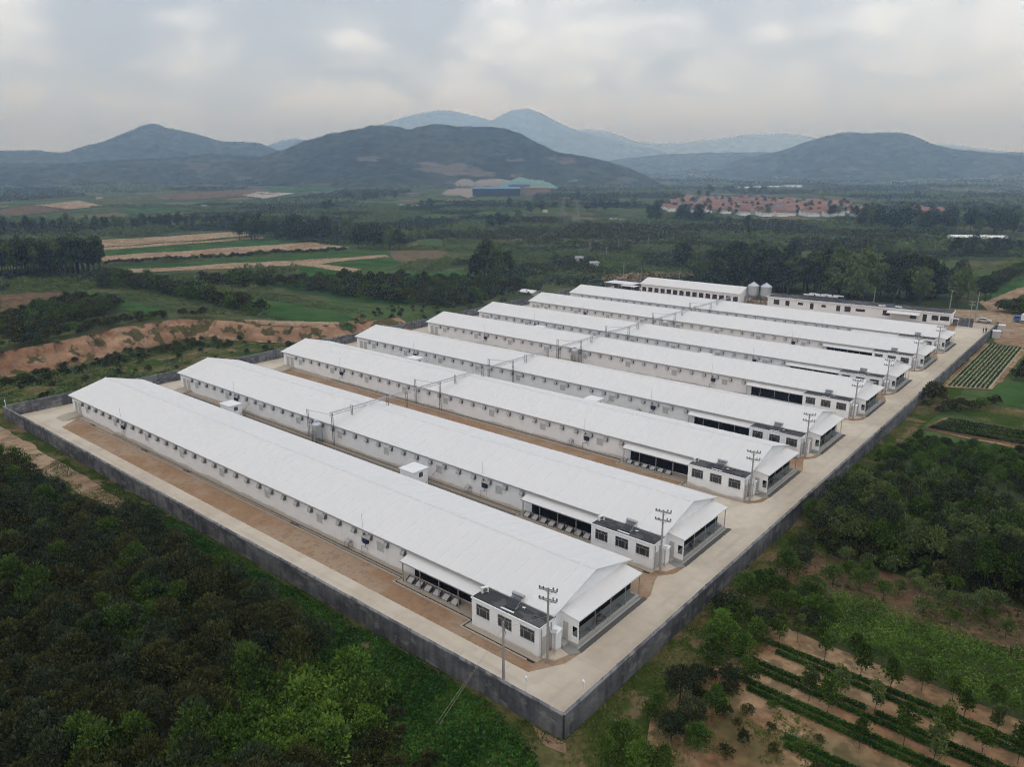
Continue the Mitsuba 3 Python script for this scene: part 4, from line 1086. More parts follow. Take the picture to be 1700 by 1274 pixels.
def scatter(poly, step, seed, jit=.38, keepout=()):
    r = np.random.default_rng(seed)
    poly = Polygon(poly).buffer(0)
    x0, y0, x1, y1 = poly.bounds
    gx, gy = np.meshgrid(np.arange(x0, x1 + step, step), np.arange(y0, y1 + step, step * .9))
    gx = gx + (np.arange(gx.shape[0]) % 2)[:, None] * step * .5
    x = gx.ravel() + r.normal(size=gx.size) * jit * step * .6
    y = gy.ravel() + r.normal(size=gx.size) * jit * step * .6
    ok = shapely.contains_xy(poly, x, y)
    for k in keepout: ok &= ~shapely.contains_xy(Polygon(k), x, y)
    return np.column_stack([x[ok], y[ok]])


def patch_sheet(name, poly, mat, label, dz=.05, amp=.7, step=5.0, seed=1):
    return single(name, P(sheet(wobble(poly, amp, 2.5, seed) if amp else Polygon(poly), dz, step), mat, True), label, kind='structure')


# ---- near ground patches outside the walls
FRONT = [(-150, -9.5), (-110, -8.5), (-60, -9), (-20, -9.5), (2, -26), (18, -26), (16, -2), (9, 30), (5, 60), (3.5, 90), (5, 140), (9, 205), (.1, 205), (.1, -.1), (-140, -.1), (-150, -3)]
patch_sheet('grass_verge', FRONT, 'm_grass', 'rough grass along the outside of the walls', .03, .4, 4)
patch_sheet('dirt_path', [(-170, -4), (-137, -2.1), (-110, -2.3), (-82, -2.2), (-71, -2.6), (-72.5, -4.2), (-91, -5.6), (-110, -7.2), (-137, -8.0), (-170, -12)], 'm_tan', 'bare dirt track outside the front wall on the left', .07, .9, 3, 3)
patch_sheet('bare_soil', [(-3.2, -.4), (.5, -.1), (1.2, -1.2), (-.8, -1.6)], 'm_tan', 'bare soil at the foot of the near wall corner', .07, .3, 1, 4)
patch_sheet('woodland_floor', [(-170, -9), (-60, -8), (-14, -8), (-2, -12), (10, -26), (-30, -60), (-120, -50), (-170, -30)], 'm_soil', 'dark leaf-strewn soil under the plantation', .0, .5, 6, 5)
patch_sheet('orchard_soil', [(2.6, 46.8), (3.2, 40), (7, 37.8), (17, 38.3), (66, 39.8), (66, 51), (5, 48)], 'm_soil', 'bare brown soil of the young orchard', .05, .5, 2, 6)
patch_sheet('row_field', [(6.2, 28.8), (6.5, 21), (5.0, 14), (4.2, 7), (8, 0), (16, -6), (66, -6), (66, 28.7), (20, 28.3)], 'm_field', 'bare tan soil between the crop rows at lower right', .05, .4, 2, 7)
patch_sheet('slope_grass', [(-137.5, -1), (-172, -2), (-172, 30), (-178, 62), (-160, 70), (-148, 84), (-141.5, 150), (-139.5, 150)], 'm_grass', 'grassy ground between the left wall and the earth bank', .04, 1.5, 4, 8)
patch_sheet('sand_pocket', [(-168, 72), (-158, 70.5), (-147, 78), (-143, 86), (-147, 90), (-158, 82)], 'm_tan', 'bare sandy pocket at the end of the earth bank', .25, .8, 2, 9)
patch_sheet('dirt_yard', [(-52, 256.5), (-40, 254), (-28, 252), (-11, 262), (-6, 262), (3, 266), (30, 264), (40, 205), (10.5, 203), (3, 203.5), (.5, 216), (.5, 223.5), (-6.8, 225.5), (-13, 226.5), (-20, 242), (-52, 250)], 'm_tan', 'wide bare dirt yard outside the gate', .06, 1.2, 4, 10)
patch_sheet('farm_road', [(-8, 262), (-14, 282), (-9, 333), (-3, 380), (2, 380), (-3, 333), (-5, 285), (2, 264)], 'm_tan', 'brown farm road leading away from the dirt yard', .08, .7, 4, 11)
patch_sheet('dirt_yard', [(-155.5, 225.9), (-143.4, 243.4), (-121.3, 293.6), (-131.7, 302.3), (-157.1, 255.0)], 'm_tan', 'strip of bare reddish dirt behind the farthest barn', .06, 1.5, 4, 12)

# ---- fields
FIELDS = []


def field(poly, mat, label, name='field', dz=.12, amp=.8, step=6, seed=1):
    FIELDS.append(Polygon(poly).buffer(0))
    return patch_sheet(name, poly, mat, label, dz, amp, step, seed)


field([(-220.1, 91.1), (-223.3, 101.2), (-168.0, 103.0), (-143.5, 96.8), (-147.6, 81.3), (-169.5, 82.5), (-195.4, 87.4)], 'm_crop', 'large green crop field above the earth bank')
field([(-268.1, 65.1), (-247.6, 66.1), (-195.9, 64.1), (-189.0, 55.9), (-201.6, 55.4), (-243.5, 59.5)], 'm_crop', 'narrow green crop field behind the left part of the earth bank')
field([(-274.3, 41.8), (-266.2, 59.3), (-249.7, 54.2), (-226.0, 27.1)], 'm_soil', 'brown field with young bushes at far left above the bank', seed=3)
field([(-521.8, 138.9), (-524.9, 287.7), (-484.8, 268.3), (-472.7, 152.4)], 'm_tan', 'tan ploughed strip, farthest of the three', seed=4)
field([(-469.1, 151.3), (-469.3, 269.1), (-454.5, 262.6), (-452.3, 145.2)], 'm_tan', 'thin pale strip between tan and green strips', seed=5, amp=.4)
field([(-448.6, 144.4), (-447.0, 271.5), (-409.3, 269.2), (-419.8, 133.8)], 'm_crop', 'green strip between two tan strips', seed=6, amp=.4)
field([(-419.3, 134.3), (-403.6, 263.6), (-351.7, 256.5), (-375.9, 118.5)], 'm_tan', 'tan ploughed strip, middle of the three', seed=7, amp=.5)
field([(-351.1, 110.4), (-332.9, 238.4), (-307.4, 246.6), (-338.7, 112.0)], 'm_crop', 'green strip in front of the dark hedge row', seed=8, amp=.3)
field([(-338.7, 112.0), (-314.4, 195.9), (-302.3, 242.2), (-290.6, 235.5), (-290.2, 187.8), (-254.4, 186.4), (-249.4, 176.3), (-290.8, 177.4), (-319.2, 106.1)], 'm_tan', 'tan ploughed strip, nearest of the three', seed=9, amp=.5)
field([(-289.1, 188.8), (-284.5, 228.9), (-259.9, 220.4), (-253.8, 187.0)], 'm_crop', 'green field at the right end of the tan strips', seed=10)
field([(-286.6, 174.5), (-255.0, 177.2), (-234.3, 160.0), (-244.3, 141.8)], 'm_crop', 'green field below the right end of the tan strips', seed=11)
field([(-229.7, 190.1), (-217.7, 217.6), (-206.9, 215.1), (-204.0, 173.6)], 'm_crop', 'small green field left of the big tree clump', seed=12)
field([(-241.7, 125.8), (-208.8, 136.6), (-178.9, 135.2), (-161.2, 136.5), (-166.2, 124.2), (-208.2, 119.6)], 'm_crop', 'green field in the middle of the shrubs', seed=13)
field([(-43.0, 354.5), (-42.2, 375.2), (-28.2, 369.7), (-29.7, 305.6)], 'm_crop', 'green field at upper right beside the tall trees', seed=14)
field([(-43.0, 402.9), (-21.3, 462.7), (-16.5, 422.1), (-27.3, 387.8), (-42.4, 378.0)], 'm_grass', 'yellowish grassy field at upper right', seed=15)
field([(-12.7, 281.7), (-15.9, 305.0), (-11.0, 376.1), (-6.5, 338.2)], 'm_crop', 'green strip between the dark hedge and the farm road', seed=16)
field([(10.2, 157.6), (14.8, 158.3), (36, 152), (34, 138), (17.3, 137.4), (8.9, 136.1)], 'm_crop', 'dark green crop field at the right edge', seed=17)
field([(5.0, 133), (8.5, 135.5), (17, 136.6), (36, 136), (34, 124), (12, 122), (6.2, 126)], 'm_grass', 'brown and green rough field at the right edge', seed=18)
field([(4.6, 109.5), (6.6, 119.6), (36, 121.5), (36, 112), (20.5, 110.4)], 'm_soil', 'striped vegetable plot at the right edge', seed=19)
for q, (a, b, c, d, mt) in enumerate([(0, 322, 60, 318, 'm_tan'), (70, 338, 140, 334, 'm_tan'), (150, 330, 260, 322, 'm_soil'), (20, 352, 120, 346, 'm_soil'), (190, 340, 240, 337, 'm_crop'), (300, 326, 390, 320, 'm_grass'), (400, 326, 470, 318, 'm_tan'), (430, 318, 560, 312, 'm_grass'), (260, 345, 340, 336, 'm_grass'), (120, 352, 200, 345, 'm_tan')]):
    pass
for poly, mt, l in [([(-1027.4, 270.8), (-1131.3, 341.5), (-957.3, 317.8), (-864.0, 220.9)], 'm_soil', 'faint brown field far to the left'), ([(-1128.5, 344.2), (-1250.8, 444.8), (-1046.9, 399.7), (-983.3, 330.9)], 'm_tan', 'faint tan field far to the left'),
                    ([(-1266.7, 459.9), (-1343.8, 590.6), (-1125.9, 534.8), (-1062.2, 410.1)], 'm_grass', 'faint grassy field far to the left'), ([(-1363.7, 605.3), (-1501.6, 917.1), (-1247.3, 808.0), (-1137.7, 550.4)], 'm_soil', 'faint brown field below the left hill'),
                    ([(-1248.1, 715.5), (-1348.5, 820.5), (-1257.1, 841.6), (-1091.2, 669.2)], 'm_film', 'faint pale field below the hills'), ([(-1517.7, 942.6), (-1529.1, 1151.4), (-1380.6, 1105.0), (-1271.9, 824.5)], 'm_crop', 'faint green field below the hills'),
                    ([(-904.0, 350.1), (-944.2, 427.0), (-843.7, 421.5), (-806.1, 326.8)], 'm_crop', 'faint green field far behind the tree row')]:
    field(poly, mt, l, amp=4, step=30, dz=.9)

patch_sheet('plot_soil', [(.5, 144), (10.6, 149.5), (10.6, 202.3), (.5, 202.3)], 'm_field', 'brown soil of the striped plot outside the right wall', .10, .3, 4, 20)
patch_sheet('plot_soil', [(4.6, 109.5), (6.0, 120.2), (38, 121.5), (38, 108.5), (20.5, 108.5)], 'm_field', 'brown soil of the striped plot at the right edge', .10, .3, 4, 21)
patch_sheet('plot_soil', [(3.2, 72.2), (42, 69.5), (42, 80.5), (3.2, 82.4)], 'm_soil', 'dark soil of the open strip behind the slender wood', .08, .3, 4, 22)

# ---- crops with plants of their own
def row_leaves(a, b, width, height, dens, length, wid, seed, zoff=0.0):
    r = np.random.default_rng(seed)
    a, b = np.array(a, float), np.array(b, float)
    L = np.hypot(*(b - a))
    n = int(L * dens)
    s = r.uniform(0, 1, n)
    u = (b - a) / L
    o = np.clip(r.normal(size=n) * .38, -1, 1)
    gap = meshkit.fbm(np.column_stack([s * L / 1.6, s * 0, s * 0 + seed]), 3, seed)
    ok = gap > .16
    s, o = s[ok], o[ok]
    p = a + (b - a) * s[:, None] + np.column_stack([-u[1] * o, u[0] * o]) * width / 2
    z = h(p[:, 0], p[:, 1]) + height * r.uniform(.1, 1, len(s)) * np.sqrt(np.clip(1 - o ** 2, 0, 1)) + zoff
    d = np.column_stack([r.normal(size=(len(s), 2)), r.uniform(.2, 1.0, len(s))])
    return leaf_cards(np.column_stack([p, z]), d, length, wid, r)


def mesh_of(parts):
    v, f, n = [], [], 0
    for a, b in parts:
        v.append(a); f.append(b + n); n += len(a)
    return trimesh.Trimesh(np.vstack(v), np.vstack(f), process=False)


for j, (ya, yb, xa, xb) in enumerate([(24.9, 24.1, 7.5, 62), (23.7, 22.9, 9.5, 62), (20.9, 19.9, 6.5, 62), (19.8, 18.9, 8.5, 62), (17.5, 16.7, 6.8, 62), (16.5, 15.7, 9.5, 62), (12.5, 11.7, 14.6, 62), (11.5, 10.7, 15.0, 62)]):
    single('vegetable_row', P(mesh_of([row_leaves((xa, ya), (xb, yb), 0.80, .50, 300, .18, .11, 70 + j)]), 'l_vine'), f'{["ninth", "eighth", "seventh", "sixth", "fifth", "fourth", "third", "second"][7 - j] if False else ["uppermost", "second", "third", "fourth", "fifth", "sixth", "seventh", "lowest"][j]} of the dark green vegetable rows on the tan soil at lower right', 'crop row', 'vegetable rows at lower right')
film_k = 0
for j in range(10):
    x = 1.5 + .86 * j
    ya, yb = 145.5 + .35 * j * 1.2, 201.5
    prof = [(x - .28, -.14), (x - .18, .06), (x + .18, .06), (x + .28, -.14)]
    single('film_strip', P(prism_y(prof, ya, yb), 'm_film'), f'pale plastic-covered planting strip outside the right wall, {_U[j]} from the wall', 'planting strip', 'pale planting strips outside the right wall')
    if j > 0:
        single('vegetable_row', P(mesh_of([row_leaves((x - .43, ya), (x - .43 + .1 * j / 9, yb), .5, .35, 40, .34, .2, 90 + j)]), 'l_green'), f'thin green row between pale strips outside the right wall, {_U[j - 1]} from the wall', 'crop row', 'vegetable rows in the striped plot')
for j in range(7):
    y = 111.2 + 1.25 * j
    single('vegetable_row', P(mesh_of([row_leaves((5.2 + .3 * j, y), (34, y + 1.4), .8, .5, 60, .36, .22, 110 + j)]), 'l_green' if j % 2 else 'l_dark'), f'low green vegetable row in the right-edge striped plot, {_U[j]} from the bottom', 'crop row', 'vegetable rows at the right edge')
r = np.random.default_rng(5)
belt = Polygon([(6.6, 38.2), (17.5, 38.4), (62, 39.4), (62, 28.2), (20.2, 28.0), (10.2, 29.2), (8, 33)])
for j in range(6):
    single('vegetable_row', P(mesh_of([row_leaves((4.2, 73.4 + 1.55 * j), (42, 70.5 + 1.75 * j), 1.0, .6, 90, .34, .2, 140 + j)]), ('l_vine', 'l_green', 'l_bright')[j % 3]), f'low crop row behind the dark slender wood, {_U[j]} from the bottom', 'crop row', 'crop rows behind the slender wood')
pts = scatter(belt.exterior.coords, .44, 8)
hh = .25 + 2.6 * meshkit.fbm(np.column_stack([pts / 2.6, pts[:, :1] * 0]), 4, 8) ** 1.5
pp = np.repeat(pts, 15, 0) + r.normal(size=(len(pts) * 15, 2)) * .2
zz = np.repeat(hh, 15) * r.uniform(.25, 1, len(pp)) - .1
single('tall_crop', P(mesh_of([leaf_cards(np.column_stack([pp, zz]), np.column_stack([r.normal(size=(len(pp), 2)), r.uniform(0, 1.3, len(pp))]), 30 / 100, .13, r)]), 'l_bright'), 'belt of tall bright green crop at lower right', 'crop', kind='stuff')
# grass and creeping ground cover along the walls
gp_ = np.vstack([scatter([(-112, -8.5), (-60, -9), (-20, -9.5), (2, -11), (10, 0), (8, 32), (4.5, 60), (.3, 60), (.3, -.3), (-112, -.4)], .36, 21), scatter([(.3, 60), (4, 60), (4, 92), (5, 130), (.6, 140)], .55, 22)])
g1 = meshkit.fbm(np.column_stack([gp_ / 3.0, gp_[:, :1] * 0]), 3, 14)
gp_ = gp_[g1 > .40]
gp_ = gp_[(gp_[:, 0] < .2) | (np.arange(len(gp_)) % 2 == 0)]
g2 = np.repeat(gp_, 5, 0) + r.normal(size=(len(gp_) * 5, 2)) * .12
for side, mt, lb in ((g2[:, 0] < .2, 'l_green', 'green grass tufts along the outside of the front wall'), (g2[:, 0] >= .2, 'l_straw', 'olive grass tufts along the outside of the right wall')):
    gs_ = g2[side]
    single('grass', P(mesh_of([leaf_cards(np.column_stack([gs_, np.full(len(gs_), -.17)]), np.column_stack([r.normal(size=(len(gs_), 2)) * .5, r.uniform(.4, 1.2, len(gs_))]), .30, .09, r)]), mt), lb, 'grass', kind='stuff')
cov = scatter([(-75, -1.0), (-34, -.8), (-22, -.7), (-8, -.9), (-2, -2.5), (2, -5), (-2, -12), (-9, -14), (-16, -8.5), (-40, -6.5), (-60, -6), (-75, -5)], .30, 23)
cov = cov[meshkit.fbm(np.column_stack([cov / 5.0, cov[:, :1] * 0]), 3, 17) > .30]
hc = .10 + .60 * np.clip(meshkit.fbm(np.column_stack([cov / 2.2, cov[:, :1] * 0]), 3, 19) - .25, 0, 1)
c2 = np.repeat(cov, 7, 0) + r.normal(size=(len(cov) * 7, 2)) * .18
single('ground_cover', P(mesh_of([leaf_cards(np.column_stack([c2, np.repeat(hc, 7) * r.uniform(.5, 1, len(c2)) - .17]), np.column_stack([r.normal(size=(len(c2), 2)), r.uniform(0, .7, len(c2))]), .26, .19, r)]), 'l_vine'), 'creeping green ground cover between the plantation and the front wall', 'ground cover', kind='stuff')

wd2 = np.vstack([scatter([(3.4, 46.5), (4, 40.5), (8, 38.6), (42, 39.8), (42, 49.6), (5, 47.6)], .62, 66, .6), scatter([(6, 15), (7, 9), (16, 8), (30, 9), (15, 15.5), (9, 16)], .5, 67, .6)])
wd2 = wd2[meshkit.fbm(np.column_stack([wd2 / 2.4, wd2[:, :1] * 0]), 3, 27) > .50]
w3 = np.repeat(wd2, 9, 0) + r.normal(size=(len(wd2) * 9, 2)) * .14
single('weeds', P(mesh_of([leaf_cards(np.column_stack([w3, h(w3[:, 0], w3[:, 1]) + .05]), np.column_stack([r.normal(size=(len(w3), 2)), r.uniform(.2, 1.2, len(w3))]), .26, .10, r)]), 'l_green'), 'weeds scattered over the brown soil at lower right', 'weeds', kind='stuff')

fk = [np.array(f.exterior.coords) for f in FIELDS[:3]] + [np.array(Polygon(WOODLESS).exterior.coords) for WOODLESS in []]
sc = np.vstack([scatter([(-300, -30), (-184, -30), (-186, 20), (-192, 45), (-186, 62), (-180, 72), (-165, 86), (-150, 108), (-230, 118), (-300, 118)], 1.75, 71, .6, fk), scatter([(-139, 2), (-166, 2), (-170, 25), (-172, 45), (-172, 60), (-152, 72), (-142, 90), (-140.5, 150), (-139, 150)], 1.05, 72, .6)])
sn = meshkit.fbm(np.column_stack([sc / 9, sc[:, :1] * 0]), 3, 29)
sc, sn = sc[sn > .43], sn[sn > .43]
s3 = np.repeat(sc, 9, 0) + r.normal(size=(len(sc) * 9, 2)) * .3
single('scrub', P(mesh_of([leaf_cards(np.column_stack([s3, h(s3[:, 0], s3[:, 1]) + np.repeat((sn - .4) * 2.4, 9) * r.uniform(0, 1, len(s3))]), np.column_stack([r.normal(size=(len(s3), 2)), r.uniform(.2, 1.2, len(s3))]), .55, .26, r)]), 'l_plain'), 'low scrub on the slope and the terrace above the earth bank', 'scrub', kind='stuff')

# ---- trees and shrubs near the compound
WOOD = [(-128, -12), (-116, -10.0), (-100, -9.4), (-86, -9.2), (-74, -8.2), (-67, -6.6), (-55, -5.6), (-40, -5.4), (-30, -5.8), (-23, -8), (-24, -16), (-20, -22), (-12, -17), (-7, -19), (-1, -22), (-2, -30), (-36, -47), (-80, -34), (-128, -24)]
plant('k_wood', 'plantation_tree', scatter(WOOD, 2.75, 31), 'leafy dark green tree in the dense plantation left of the front wall', 'tree', 'trees of the dense plantation', .85, 1.2, 3)
plant('k_bright', 'leafy_bush', scatter([(-25, -9), (-20, -7.0), (-14.5, -7.2), (-12.5, -12), (-14, -18.5), (-20, -25), (-25, -20)], 1.9, 32, .5), 'bright green large-leaved bush at the plantation edge', 'bush', 'bright green bushes at the plantation edge', .7, 1.15, 4, count=True)
plant('k_shrub', 'low_shrub', scatter([(-14, -7), (-9, -9.5), (-2, -9), (4, -5), (8, -9), (-2, -20), (-13, -17)], 1.35, 33, .5), 'low dark shrub on the rough ground by the plantation corner', 'shrub', 'low shrubs at the bottom edge', .32, .62, 5)
ROADSIDE = [(4.9, -0.5), (7.3, 0.6), (7.2, 5.9), (9.6, 6.1), (5.5, 10.7), (8.6, 11.7), (5.4, 17.7), (7.5, 20.1), (4.6, 25.3), (7.4, 25.5), (3.8, 29.4), (6.6, 30.9), (3.1, 34.7), (4.9, 39.0), (5.9, 34.5), (4.4, 46.6), (5.3, 42.2), (4.4, 52.6), (8.9, 1.2), (4.5, 21.7), (7.8, 8.5), (4.9, 2.2), (5.0, 7.1), (5.8, 13.8), (8.0, 15.6), (7.4, 23.4), (4.9, 33.6), (3.1, 25.6), (3.1, 46.5), (2.3, 55.2), (9.1, 17.2)]
plant('k_road', 'wayside_tree', ROADSIDE, 'bushy green tree along the outside of the right wall', 'tree', 'bushy trees along the right wall', .52, .82, 6, count=True)
plant('k_road', 'wayside_tree', scatter([(8, 37), (12, 37), (14, 33), (11, 30), (7, 31)], 1.9, 36, .5), 'bright bushy tree at the left end of the tall crop belt', 'tree', 'bushy trees by the crop belt', .4, .62, 7, count=True)
plant('k_thin', 'slender_tree', scatter([(4.6, 49.5), (7, 48.6), (16, 49.8), (28, 50.4), (54, 51.5), (54, 66), (25.5, 68.5), (4.5, 71), (4.0, 62)], 2.05, 37), 'slender close-set tree with bare lower trunk in the dark wood at right', 'tree', 'slender trees of the dark wood', .85, 1.12, 8)
plant('k_shrub', 'wood_shrub', scatter([(4.2, 48.6), (16, 49.0), (28, 49.6), (42, 50.2), (42, 53), (16, 52), (4.2, 53)], 1.9, 63, .5), 'shrub in the undergrowth at the front of the dark slender wood', 'shrub', 'undergrowth of the slender wood', .45, .95, 64)
plant('k_bush', 'orchard_bush', [(9.6, 41.0), (12.4, 41.8), (15.2, 40.7), (16.2, 43.5), (18.1, 45.1), (19.4, 40.6), (20.4, 42.7), (22.1, 40.5), (9.2, 47.3), (11.6, 47.6), (14.3, 48.0), (19.2, 47.6), (21.0, 47.4), (25.4, 47.0), (27.0, 41.7), (23.2, 43.9), (13.2, 44.0), (25.0, 43.6), (28.8, 45.2), (10.6, 43.8), (30.5, 43), (17, 47.5), (12.2, 44.9), (24.3, 46), (21.6, 45.2)],
      'young round fruit bush on the bare brown orchard soil', 'bush', 'young fruit bushes on bare soil', .85, 1.3, 9, count=True)
plant('k_sapling', 'young_tree', [(13.9, 25.0), (17.3, 25.0), (20.2, 23.8), (14.6, 18.5), (16.6, 20.8), (16.5, 17.9), (19.7, 20.7), (22.8, 18.0), (25.4, 20.2), (26.1, 24.7), (28.7, 24.3), (28.2, 20.5), (30.6, 21.9), (25.2, 16.9), (10.5, 27.0), (12.5, 28.2), (16, 27.6), (22.3, 26.8), (24.8, 27.2), (28, 27.0), (30.8, 27.4), (9.3, 24.8), (31, 17.2), (20, 15.2)],
      'thin young tree standing among the vegetable rows', 'tree', 'thin young trees among the rows', .75, 1.15, 10, count=True)
plant('k_shrub', 'low_shrub', [(8.8, 14.5, .6), (11, 13.2, .5), (12.5, 15.2, .4), (9.5, 11.4, .7), (7.8, 9.8, .7), (12, 9.5, .6), (17, 14, .35), (14.5, 10.2, .5), (18.5, 9.5, .5), (6.6, 12.0, .8), (7.2, 7.6, .8), (9.6, 7.2, .7), (6.2, 15.8, .7), (10.8, 11.2, .5), (13.4, 12.6, .45), (11.6, 7.0, .6), (16.2, 11.6, .4)], 'small shrub on the tan soil at the bottom right', 'shrub', 'small shrubs on the tan soil', .6, 1.0, 11, count=True)
plant('k_road', 'fruit_tree', scatter([(3.0, 86), (10.5, 84), (40, 91), (40, 103), (20.5, 103), (5, 101), (3, 96)], 2.3, 38), 'dark green fruit tree in the close orchard beyond the slender wood', 'tree', 'fruit trees of the right-hand orchard', .42, .62, 12)
plant('k_sapling', 'edge_sapling', [(3.2, 83.5), (5.4, 83.0), (7.3, 82.4), (9.6, 82.3), (11.8, 82.2), (14.2, 82.6), (16.5, 82.9), (19, 83.6), (21.6, 84.2), (24.4, 84.8), (27.5, 85.6), (31, 86.5)], 'pale young tree along the front edge of the fruit orchard', 'tree', 'pale young trees at the fruit orchard', .6, .85, 68, count=True)
plant('k_shrub', 'wall_shrub', [(2.4, 127.0, 1.5), (1.9, 129.5, 1.3), (5.6, 125, .9), (7.5, 127.5, .9), (6.8, 124, .8), (4.8, 122, .6), (10.5, 131, .8), (12.5, 134, .9), (9.2, 128.8, .8), (13, 162, 1.2), (15, 166, 1.4), (14, 171, 1.2), (17, 176, 1.3)], 'dark round shrub outside the right wall near the striped plot', 'shrub', 'dark shrubs outside the right wall', .9, 1.2, 13, count=True)

# ---- the slope and terrace on the left
plant('k_shrub', 'slope_shrub', np.vstack([scatter([(-163, 4), (-168, 14), (-169, 26), (-174, 40), (-174, 56), (-166, 66), (-160, 64), (-165, 50), (-163, 30), (-158, 12)], 2.3, 65, .6), scatter([(-140, 4), (-168, 3), (-172, 20), (-176, 36), (-178, 60), (-166, 68), (-152, 76), (-143, 96), (-140, 80)], 6.5, 41, .6), scatter([(-143, 90), (-141.5, 165), (-152, 168), (-158, 110)], 4.0, 42, .6)]),
      'small green shrub on the rough slope outside the left wall', 'shrub', 'shrubs on the slope outside the left wall', .28, .68, 14, 290)
ew = [(cliff_x(y) - 4.5 - d, y) for d, st in ((.5, 2.2), (3, 3)) for y in np.arange(-60, 66, st)]
HEDGE = [(-189.1, 15.8), (-191.7, 25.0), (-197.3, 36.1), (-212.5, 56.9), (-227.2, 60.5), (-241.6, 53.0), (-223.9, 26.5)]
plant('k_shrub', 'terrace_shrub', np.vstack([np.array([e for e in ew if (int(abs(e[1]) * 7.3) % 10) < 8]), scatter(HEDGE, 2.3, 43), scatter([(-260, 20), (-215, 22), (-196, 2), (-200, -30), (-260, -20)], 4, 44)]),
      'dark green shrub in the thicket above the earth bank', 'shrub', 'shrubs above the earth bank', .6, 1.2, 15)
BELT = [(-306.6, 89.5), (-278.5, 96.6), (-221.4, 90.0), (-174.7, 85.1), (-173.6, 78.2), (-214.4, 80.8), (-249.6, 80.8), (-270.0, 73.3)]
BELT2 = [(-203.8, 132.8), (-175.5, 138.0), (-167.3, 164.3), (-159.1, 176.1), (-150.1, 160.5), (-145.2, 138.0), (-156.4, 129.1), (-179.3, 124.5), (-220.4, 122.7)]
BELT3 = [(-275.5, 115.6), (-237.2, 134.1), (-228.7, 164.7), (-190.1, 192.2), (-165.5, 194.9), (-150.2, 183.7), (-164.3, 171.3), (-188.4, 146.4), (-225.7, 118.2), (-254.1, 106.6)]
plant('k_shrub', 'field_shrub', np.vstack([scatter(BELT, 3.2, 45), scatter(BELT2, 3.4, 46), scatter(BELT3, 5.0, 47)]), 'dark shrub in the thickets between the green fields left of the barns', 'shrub', 'shrubs between the left fields', .8, 1.7, 16)
plant('k_shrub', 'hedge_shrub', [(a[0], a[1]) for a in [tuple(np.array((-367.2, 115.8)) * (1 - t) + np.array((-336.5, 240.0)) * t) for t in np.linspace(0, 1, 62)]], 'dark shrub of the straight hedge row between the tan strips', 'shrub', 'shrubs of the straight hedge row', .8, 1.15, 17)
G0, G1 = np.array((-326.8, 45.0)), np.array((-309.3, 89.4))
gd_ = np.array([-(G1 - G0)[1], (G1 - G0)[0]]); gd_ = gd_ / np.hypot(*gd_)
plant('k_poplar', 'poplar_tree', [tuple(G0 + (G1 - G0) * (t + .012 * (k % 2)) + gd_ * 6.0 * k) for k in range(6) for t in np.linspace(0, 1, 24)], 'tall dark poplar in the close grove at the left edge', 'tree', 'poplars of the left grove', .82, 1.04, 18)
TR = []
def trow(a, b, n, s0, s1, seed, wob=5):
    q = np.random.default_rng(seed)
    a, b = np.array(a), np.array(b)
    return [(*(a + (b - a) * t + q.normal(size=2) * wob), q.uniform(s0, s1)) for t in np.linspace(0, 1, n)]
TR += trow((-462.4, 248.4), (-391.3, 276.6), 26, .85, 1.1, 1, 7) + trow((-478.6, 266.9), (-416.5, 295.9), 16, .85, 1.1, 2, 7) + trow((-350.9, 265.8), (-320.7, 261.9), 8, .8, 1.05, 3, 4)
plant('k_big', 'dark_tree', TR, 'tall dark tree in the long row behind the tan strips', 'tree', 'tall trees behind the tan strips', .9, 1.1, 19)
plant('k_poplar', 'roadside_poplar', trow((-615.7, 133.9), (-563.2, 305.2), 66, .55, .85, 4, 6) + trow((-648.0, 155.1), (-596.8, 325.3), 40, .5, .8, 5, 9), 'grey-green tree of the long roadside row at upper left', 'tree', 'trees of the long roadside row', .9, 1.1, 20)
plant('k_big', 'clump_tree', [(*(-185.6, 191.1), .85), (*(-178.2, 188.5), 1.0), (*(-173.8, 190.0), 1.05), (*(-177.4, 200.4), .95), (*(-188.5, 202.8), 1.0), (*(-179.2, 205.8), .7)], 'dark tree in the round clump above the middle barns', 'tree', 'trees of the round clump', .95, 1.1, 21, count=True)
q = np.random.default_rng(77)
CL = []
for (x, y), n, sp, s in [((-108.9, 260.7), 7, 8, .9), ((-95.6, 258.4), 9, 9, .95), ((-82.6, 260.9), 10, 9, 1.05), ((-70.9, 262.5), 10, 9, 1.0), ((-59.7, 264.0), 10, 8, 1.0), ((-49.8, 261.1), 9, 8, 1.05), ((-45.3, 272.4), 5, 7, .8), ((-119.2, 295.4), 8, 12, 1.0), ((-97.8, 299.9), 9, 14, 1.0), ((-79.5, 310.2), 9, 14, 1.0), ((-84.2, 371.2), 5, 14, .8), ((-34.5, 272.2), 7, 5, 1.0), ((-30.3, 272.1), 8, 5, 1.05), ((-34.2, 306.0), 3, 5, .8), ((-21.9, 281.0), 6, 5, .55), ((-18.1, 287.9), 6, 5, .6), ((-76.2, 402.7), 3, 3, 1.0), ((-50.0, 458.3), 6, 12, .6), ((-39.5, 488.7), 6, 12, .6), ((-28.5, 498.0), 5, 10, .6)]:
    CL += [(x + q.normal() * sp, y + q.normal() * sp, s * q.uniform(.8, 1.1)) for _ in range(n)]
